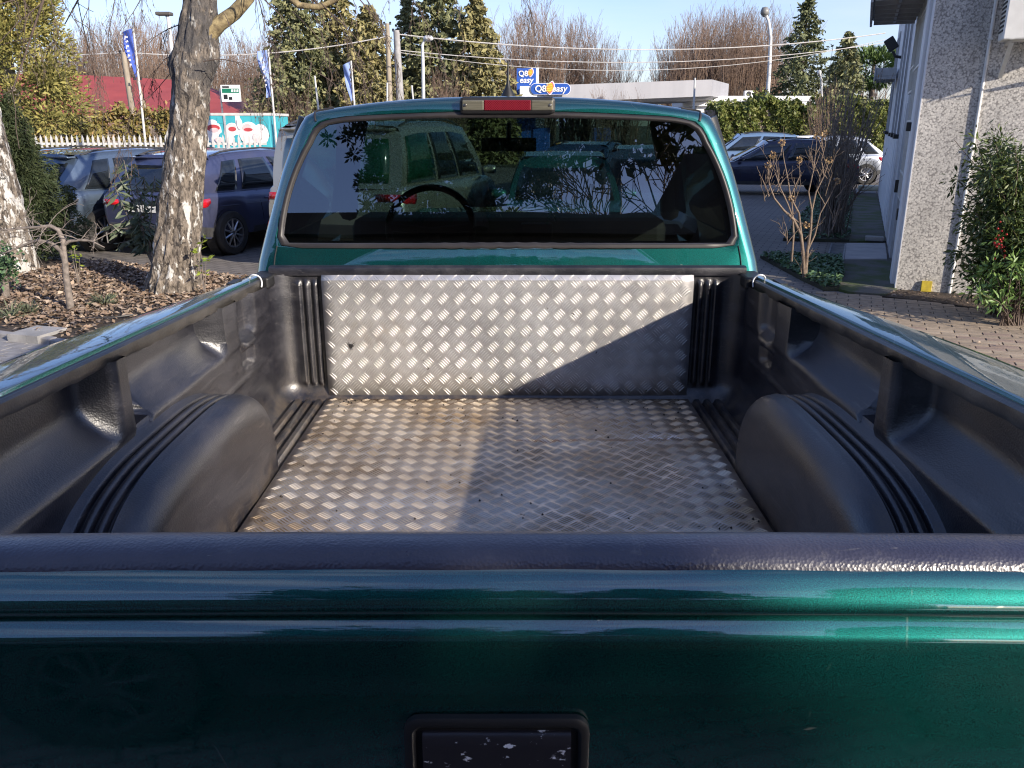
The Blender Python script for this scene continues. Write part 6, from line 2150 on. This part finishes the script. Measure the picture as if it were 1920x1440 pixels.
# ------------------------------------------------------------------ flags, lamps, poles, wires
M_FLAG = mat('flag_blue', (0.05, 0.10, 0.42), (0.04, 0.08, 0.34), .7, scale=3)
M_FLAGL = mat('flag_pale_blue', (0.25, 0.34, 0.62), (0.2, 0.28, 0.55), .7, scale=3)
def flagpole(label, foot, top, Y, flag, word, seed, fb=.5, w=.42, fold=.5, mflag=None):
    f, t = U(*foot, Y), U(*top, Y)
    T = thing('flagpole', label, 'flag', (f.x, Y, 0), world=True)
    d = (t - f)
    b = f - d * (f.z / d.z) if d.z else f
    b.z = 0
    MB().tube([b, t], [.038, .026], 8).build('pole', M_WPOST, T, 60)
    if not flag:
        return T
    rd_ = random.Random(seed)
    rows = []
    L_ = (t - f).length
    n = 46
    pts = []
    for i in range(n + 1):
        v = i / n
        c = t.lerp(f, v * fb)
        ww = w * (1 - .62 * sm(.15, .95, v)) if fold else w
        row = []
        for j in range(9):
            u = j / 8
            y = .10 * math.sin(u * 5 + v * 7 + seed) * (u ** .7) * (.4 + v)
            row.append(Vector((c.x - .04 - ww * u * (1 - .25 * v * fold), c.y + y, c.z - .02 - .16 * u * fold)))
        rows.append(row)
    MB().grid(rows).build('flag', mflag or M_FLAG, T, 60).modifiers.new('t', 'SOLIDIFY').thickness = .004
    if word:
        # the wind-blown letters cannot be read in the photo: bare strokes where they run
        m = MB()
        for i in range(7):
            c = t.lerp(f, fb * (.16 + .095 * i))
            ww = w * (.62 - .04 * i)
            Mx = Matrix.Translation((c.x - .04 - ww * .62, c.y - .17, c.z - .05)) @ Matrix.Rotation(R((12, -20, 8, -6, 18, -12, 5)[i]), 4, 'Y')
            m.box(-ww * .22, ww * .22, -.003, .003, -.022, .022, Mx)
            if i % 2 == 0:
                m.box(-ww * .22, -ww * .10, -.003, .003, -.075, -.024, Mx)
        m.build('lettering', M_SIGNW, T)['kind'] = 'stuff'
    return T
flagpole('tall leaning pole with a dark blue flag furled round it, left of the birch', (272, 262), (250, 52), 24.0, True, 'strokes', 3, .42, .28)
flagpole('white pole with a pale blue lettered flag between the birch and the cab', (515, 232), (503, 92), 25.0, True, 'strokes', 5, .62, .28, .25, M_FLAGL)
flagpole('white pole with a twisted blue flag left of the utility poles', (664, 190), (658, 114), 25.0, True, '', 8, .95, .20, .6, M_FLAGL)
flagpole('bare thin white pole with no flag left of the twisted flag', (596, 195), (590, 142), 26.0, False, '', 1)
flagpole('bare thin white pole standing just left of the utility poles', (726, 182), (726, 155), 26.0, False, '', 1)
flagpole('short white pole end between the utility pole and road lamp', (774, 180), (772, 160), 26.0, False, '', 1)
flagpole('white post standing in front of the fuel station canopy corner', (1301, 193), (1303, 146), 24.0, False, '', 1)
M_POLEW = mat('weathered_wood_pole', (0.34, 0.29, 0.22), (0.24, 0.20, 0.15), .85, scale=6, stretch=(3, 3, .4))
M_LAMP = mat('lamp_housing', (0.68, 0.68, 0.68), (0.5, 0.5, 0.5), .35)
def utility_pole(label, foot, top, Y, r, m):
    f, t = U(*foot, Y), U(*top, Y)
    T = thing('utility_pole', label, 'pole', (f.x, Y, 0), world=True)
    d = t - f
    b = f - d * (f.z / d.z)
    MB().tube([(b.x, Y, 0), t], [r * 1.25, r * .8], 9).build('pole', m, T, 60)
    for s in (-1, 1):
        MB().lathe([(0, 0), (.05, .02), (.035, .06), (.05, .09), (0, .13)], Matrix.Translation(t + Vector((s * .12, 0, -.05))), 8).build('insulator', M_DARK, T, 60)
    return t
pA = utility_pole('weathered leaning wooden utility pole in front of the red roof', (252, 228), (231, 98), 33.0, .12, M_POLEW)
pA2 = utility_pole('short strut pole leaning against the wooden pole by the red roof', (277, 228), (258, 148), 32.6, .07, M_POLEW)
pB = utility_pole('dark wooden utility pole, left of the close pair of poles', (731, 182), (726, 44), 36.0, .11, M_POLEW)
pC = utility_pole('thick pale concrete utility pole, right of the close pair of poles', (750, 182), (743, 57), 34.0, .15, M_CONC)
pD = Vector(U(1665, 60, 40.0))
M_CABLE = mat('pale_cable', (0.5, 0.48, 0.46), rough=.6)
def wire(label, a, b, sag, r=.016):
    pts = []
    for i in range(21):
        t = i / 20
        p = Vector(a).lerp(Vector(b), t)
        p.z -= sag * 4 * t * (1 - t)
        pts.append(p)
    tag(MB().tube(pts, r, 5).build('overhead_cable', M_CABLE, smooth=60), label, 'cable')
wire('upper overhead cable sagging from the concrete pole across the fuel station', U(745, 64, 34), U(1660, 62, 40), .62, .022)
wire('lower overhead cable sagging from the concrete pole across the fuel station', U(746, 94, 34), U(1660, 80, 40), .62)
wire('thin third overhead cable close under the lower one over the thicket', U(746, 98, 34), U(1660, 74, 40), .95, .012)
wire('pale overhead cable from the leaning wooden pole to the close pair of poles', U(232, 98, 33), U(726, 68, 36), .35, .02)
wire('overhead cable from the leaning wooden pole out of the photo at the left', U(231, 98, 33), U(-200, 78, 33), .25, .02)
# road lamps
def road_lamp(label, foot, pts, Y, r, head, mhead):
    """pole through photo-surveyed points, ends in a lamp head"""
    f = U(*foot, Y)
    T = thing('street_lamp', label, 'street lamp', (f.x, Y, 0), world=True)
    P = [Vector((f.x, Y, 0)), f] + [U(*p, Y) for p in pts]
    MB().tube(P, [r * 1.3] + [lerp(r, r * .6, i / len(pts)) for i in range(len(pts) + 1)], 8).build('pole', M_LAMP, T, 60)
    c = P[-1]
    w, h, kind = head
    if kind == 'ball':
        MB().lathe([(0, h * .6), (w * .35, h * .5), (w * .5, h * .1), (w * .5, -h * .2), (w * .34, -h * .45), (0, -h * .5)], Matrix.Translation(c), 16).build('lamp_head', mhead, T, 60)
        MB().lathe([(0, -h * .68), (w * .22, -h * .62), (w * .30, -h * .44)], Matrix.Translation(c), 12).build('lamp_glass', M_CLEAR, T, 60)
    else:
        MB().add([(c.x + sx * w * (.5 if z else .36), c.y + sy * w * .3, c.z + z) for z in (-h * .3, h * .3) for sy in (-1, 1) for sx in (-1, 1)],
                 [(0, 2, 3, 1), (4, 5, 7, 6), (0, 1, 5, 4), (2, 6, 7, 3), (0, 4, 6, 2), (1, 3, 7, 5)]).build('lamp_head', mhead, T, bevel=.02)
    return T
M_LDARK = mat('lamp_head_brown', (0.10, 0.09, 0.08), rough=.5)
M_LGREY = mat('lamp_head_grey', (0.22, 0.22, 0.21), rough=.4)
road_lamp('grey floodlight head on a pale leaning pole just left of the birch top', (335, 205), [(326, 130), (315, 32), (308, 26)], 20.0, .055, (.34, .12, 'flat'), M_LDARK)
road_lamp('white gooseneck street lamp in front of the conifers right of the utility poles', (794, 182), [(793, 110), (792, 84), (796, 76), (803, 72)], 30.0, .06, (.34, .16, 'ball'), M_LAMP)
road_lamp('tall white curved street lamp with a round grey head right of the thicket', (1438, 198), [(1443, 120), (1445, 70), (1441, 40), (1434, 22)], 40.5, .10, (.38, .35, 'ball'), M_LGREY)
road_lamp('small distant street lamp between the cedar and the green conifer', (1541, 176), [(1540, 150), (1538, 141), (1536, 136)], 45.0, .06, (.22, .2, 'ball'), M_LAMP)

# ------------------------------------------------------------------ fuel station
M_FASCIA = mat('canopy_fascia', (0.34, 0.34, 0.36), (0.29, 0.29, 0.31), .45, scale=.6, stretch=(2, 2, .1))
M_SOFFIT = mat('canopy_soffit', (0.45, 0.45, 0.47), rough=.6)
YG1 = 46.0
k = YG1 / FPX
a = U(975, 178, YG1)
cR, cF = U(1334, 165, YG1 + 1.5), U(1366, 168, YG1 + 7)
FS = thing('fuel_station', 'fuel station with a long pale grey flat canopy beyond the cab roof', 'fuel station', ((a.x + cR.x) / 2, YG1 + 4, 0), world=True)
zt0, zb0 = U(975, 162, YG1).z, U(975, 182, YG1).z
zt1, zb1 = U(1334, 149, YG1 + 1.5).z, U(1334, 172, YG1 + 1.5).z
zt2, zb2 = U(1366, 157, YG1 + 7).z, U(1366, 178, YG1 + 7).z
zt, zb = (zt0 + zt1) / 2, (zb0 + zb1) / 2
xa, xb = a.x, cR.x
v = [(xa, YG1, zt0), (xb, YG1 + 1.5, zt1), (cF.x, YG1 + 7, zt1 + .02), (xa, YG1 + 7, zt0)]
MB().add([(p[0], p[1], p[2] - .85) for p in v] + v, [(3, 2, 1, 0), (4, 5, 6, 7), (0, 1, 5, 4), (1, 2, 6, 5), (2, 3, 7, 6), (3, 0, 4, 7)]).build('canopy', M_FASCIA, FS)
MB().add([(lerp(xa, xb, .01), YG1 + .3, zt0 - 1.0), (xb - .3, YG1 + 1.8, zt1 - 1.0), (cF.x - .4, YG1 + 6.7, zt1 - 1.0), (xa + .3, YG1 + 6.7, zt0 - 1.0), (xa, YG1 + .1, zt0 - .86), (xb, YG1 + 1.6, zt1 - .86), (cF.x, YG1 + 7, zt1 - .86), (xa, YG1 + 7, zt0 - .86)],
         [(3, 2, 1, 0), (0, 1, 5, 4), (1, 2, 6, 5), (2, 3, 7, 6), (3, 0, 4, 7)]).build('soffit', M_SOFFIT, FS)
for t in (.12, .45, .8):
    x = lerp(xa, xb, t)
    MB().box(x - .18, x + .18, YG1 + 3.5, YG1 + 3.9, 0, zt0 - 1.0).build('column', M_SIGNW, FS)
    MB().box(x - .5, x + .5, YG1 + 2.9, YG1 + 3.4, .1, 1.7).build('fuel_pump', M_SIGNB, FS, bevel=.05)
MB().box(xa, xa + .9, YG1 - .03, YG1 + .2, zt0 - .86, zt0 + .01).build('fascia_end', M_SIGNW, FS)
M_FLAME = [mat('emblem_' + n, c, rough=.4) for n, c in (('orange', (0.85, 0.35, 0.03)), ('yellow', (0.85, 0.60, 0.08)), ('magenta', (0.45, 0.05, 0.28)))]
def emblem(parent, cx, cz, y, s, off):
    """billowing sail of orange and yellow bands"""
    def sail(m, k, yy, nm):
        pts = []
        for t in np.linspace(0, 1, 14):
            pts.append((.42 * math.sin(math.pi * t) * .55 + .18 * t, t))
        outer = [(p[0] + .10, p[1]) for p in pts]
        inner = [(-.42 * math.sin(math.pi * t) * .9 + .20 * t, t) for t in np.linspace(1, 0, 14)]
        ring = [(cx + off[0] + (x) * s * k, yy, cz + off[1] + (z - .5) * s * k) for x, z in outer + inner]
        n_ = len(ring)
        MB().add(ring + [(x, yy2 + .01, z) for x, yy2, z in ring], [tuple(range(n_)), ] + [(i, (i + 1) % n_, n_ + (i + 1) % n_, n_ + i) for i in range(n_)]).build(nm, m, parent)
    sail(M_SIGNW, 1.18, y, 'emblem_border')
    sail(M_FLAME[2], 1.0, y - .012, 'emblem_sail')
    sail(M_FLAME[0], .86, y - .024, 'emblem_sail')
    for i in range(4):
        z = cz + off[1] + (-.30 + .19 * i) * s
        MB().add([(cx + off[0] - .26 * s, y - .036, z), (cx + off[0] + .22 * s, y - .036, z + .07 * s), (cx + off[0] + .24 * s, y - .036, z + .14 * s), (cx + off[0] - .24 * s, y - .036, z + .07 * s)], [(0, 1, 2, 3)]).build('emblem_band', M_FLAME[1], parent)
def fuel_sign(parent, cx, cz, y, s, twoline, P0):
    if twoline:
        text('lettering', 'Q8', .72 * s, M_SIGNW, parent, Matrix.Translation((cx - .32 * s + P0[0], y - .03 + P0[1], cz + .28 * s)) @ FACE, .004, .0, bold=.012 * s)
        emblem(parent, cx + .36 * s, cz + .40 * s, y - .02, .72 * s, (0, 0))
        text('lettering', 'easy', .78 * s, M_SIGNW, parent, Matrix.Translation((cx - .02 * s + P0[0], y - .03 + P0[1], cz - .32 * s)) @ FACE, .004, .18, bold=.012 * s)
    else:
        text('lettering', 'Q8', .80 * s, M_SIGNW, parent, Matrix.Translation((cx - .92 * s + P0[0], y - .03 + P0[1], cz)) @ FACE, .004, .0, bold=.012 * s)
        emblem(parent, cx - .12 * s, cz + .10 * s, y - .02, 1.05 * s, (0, 0))
        text('lettering', 'easy', .80 * s, M_SIGNW, parent, Matrix.Translation((cx + .82 * s + P0[0], y - .03 + P0[1], cz + .02 * s)) @ FACE, .004, .18, bold=.012 * s)
# canopy badge
c = U(1032, 167, YG1)
w, h = 70 * k, 18 * k
MB().rounded(w + .05, h + .05, (h + .05) / 2.01, .05, Matrix.Translation((c.x, YG1 - .04, c.z)), 8).build('badge_border', M_SIGNW, FS)
MB().rounded(w, h, h / 2.01, .05, Matrix.Translation((c.x, YG1 - .06, c.z)), 8).build('badge', M_SIGNB, FS)
fuel_sign(FS, c.x, c.z, YG1 - .12, .56, False, FS['_world'])
# totem
YT1 = 49.0
k1 = YT1 / FPX
c = U(987, 145, YT1)
TO = thing('fuel_price_totem', 'tall blue fuel station totem sign left of the canopy', 'sign', (c.x, YT1, 0), world=True)
ztop = U(987, 128, YT1).z
MB().box(c.x - 17 * k1, c.x + 17 * k1, YT1, YT1 + .35, .3, ztop).build('panel', M_SIGNB, TO)
MB().box(c.x + 17 * k1, c.x + 22 * k1, YT1 + .02, YT1 + .37, .0, ztop + .04).build('side_post', M_SIGNW, TO)
fuel_sign(TO, c.x, U(987, 144, YT1).z, YT1, .56, True, TO['_world'])
for i, z in enumerate((172, 178)):
    q_ = U(980, z, YT1)
    MB().box(c.x - 14 * k1, c.x - 4 * k1, YT1 - .012, YT1, q_.z - .03, q_.z + .05).build('price_line', M_SIGNW, TO)
# low white flat-roofed kiosk
YK = 50.0
a, b = U(1308, 182, YK), U(1556, 180, YK)
zt, zb = U(1430, 180, YK).z, U(1430, 199, YK).z
KS = thing('kiosk', 'low white flat roofed kiosk behind the laurel hedge', 'building', ((a.x + b.x) / 2, YK, 0), world=True)
MB().box(a.x, b.x, YK + .15, YK + 6, 0, zb).build('wall', M_WALL, KS)
MB().box(a.x - .3, b.x, YK - .1, YK + 6.2, zb, zt).build('fascia', M_SIGNW, KS)
MB().box(a.x - .3, b.x, YK - .12, YK - .101, lerp(zb, zt, .45), lerp(zb, zt, .52)).build('fascia_groove', M_TRIMG, KS)
c = U(1404, 174, YK + 2)
MB().box(c.x - .26, c.x + .26, YK + 1.8, YK + 2.2, zt, zt + .36).build('roof_unit', M_ACW, KS, bevel=.02)
Mx = Matrix.Translation((c.x - .05, YK + 1.79, zt + .18)) @ Matrix.Rotation(math.pi / 2, 4, 'X')
MB().lathe([(0, .0), (.13, .0), (.14, .015)], Mx, 16).build('roof_unit_fan', M_DARK, KS)

# ------------------------------------------------------------------ behind the photographer: what the rear window and paint mirror, and an added shade tree
M_DKWALL = mat('brown_render', (0.10, 0.075, 0.06), (0.07, 0.055, 0.045), .85, scale=1.2)
OB = thing('outbuilding', 'dark brown flat roofed outbuilding mirrored along the bottom of the rear window', 'building', (-3.0, -6.0, 0))
MB().box(-9.0, 5.9, -3.0, 0.0, 0, 4.22).build('wall', M_DKWALL, OB)
MB().box(-9.15, 6.05, -3.15, 0.15, 4.221, 4.53).build('roof', M_DKWALL, OB)
MB().box(6.06, 7.0, -3.0, -.3, 0, 5.6).build('stair_tower', M_DKWALL, OB)
def mag_leaf_pts():
    cl, dl = [], []
    rd_ = random.Random(91)
    sg = []
    for i in range(210):
        a = rd_.uniform(0, 6.28)
        el = rd_.uniform(-.55, .9)
        r = rd_.uniform(.75, 1.0)
        tip = Vector((-.95 + 1.75 * r * math.cos(a) * math.cos(el * .7), -5.6 + 1.5 * r * math.sin(a), 5.6 + 2.3 * math.sin(el) * r))
        base = Vector((-.5, -5.9, 4.4 + rd_.uniform(0, 1.8)))
        sg.append((tuple(base), tuple(base.lerp(tip, .5) + Vector((0, 0, .1))), .04, .025))
        sg.append((tuple(base.lerp(tip, .5) + Vector((0, 0, .1))), tuple(tip), .025, .008))
        for k in range(7):
            c = base.lerp(tip, rd_.uniform(.45, 1.05)) + Vector((rd_.gauss(0, .16), rd_.gauss(0, .16), rd_.gauss(0, .14)))
            n = 46
            d = unit(rng.normal(size=(n, 3)) + (0, 0, .15))
            cl.append(np.array(c) + d * rng.uniform(.03, .16, (n, 1)))
            dl.append(d)
    return np.concatenate(cl), np.concatenate(dl), sg
cen, dr_, sg = mag_leaf_pts()
MG = thing('magnolia_tree', 'large-leaved evergreen tree mirrored in the middle of the rear window', 'tree', (-.5, -5.6, 0), world=True)
link('crown', leaf_mesh('crown', cen, dr_, rng.uniform(.06, .115, len(cen)), .42, .08), island_mat('magnolia_leaves', [(0.02, 0.035, 0.012), (0.04, 0.06, 0.02), (0.03, 0.045, 0.015)], .35), MG)
link('branches', seg_mesh('branches', sg, 5), M_WTRUNK, MG)
MB().tube([(-.5, -5.6, 4.2), (-.5, -5.6, 5.2), (-.6, -5.7, 6.6)], [.13, .10, .04], 8).build('trunk', M_WTRUNK, MG, 60)
for i, (x, y, h, sd) in enumerate(((2.6, -9.6, 7.8, 301), (3.6, -9.9, 7.6, 302))):
    t = bare_tree('bare_tree', ('dark bare tree mirrored at the right of the rear window, inner one', 'dark bare tree mirrored at the right of the rear window, outer one')[i], None, h, sd, M_WTRUNK, (6, 8), (20, 55), 3, .03, .13, .34, (.42, .66), .011)
    t.location = (x, y, 0)
conifer('dark drooping cedar mirrored in the upper right of the rear window', 2.2, -8.6, 11.5, 2.4, M_CONC_, 9000, 41, .60, .5, .30, None, -.45)

EO = thing('unseen_shade_oak', 'dense dark evergreen oak mirrored at the right edge of the rear window', 'tree', (5.2, -6.0, 0), world=True)  # unseen crown, added and sized to cast shade on the tailgate's left
P, d = blob_points(30000, 5.2, -6.0, 5.9, 1.7, 1.7, 3.3, .35, .12, 17)
link('crown', leaf_mesh('crown', P, rng.normal(size=P.shape), rng.uniform(.14, .26, len(P)), .5, .1), island_mat('oak_leaves', [(0.02, 0.03, 0.012), (0.035, 0.05, 0.02)], .5), EO)
MB().tube([(5.2, -6.0, 0), (5.25, -6.0, 2.0), (5.2, -6.0, 6.0)], [.26, .20, .08], 10).build('trunk', M_WTRUNK, EO, 60)

for o in list(bpy.data.objects):
    if '_world' in o:
        del o['_world']
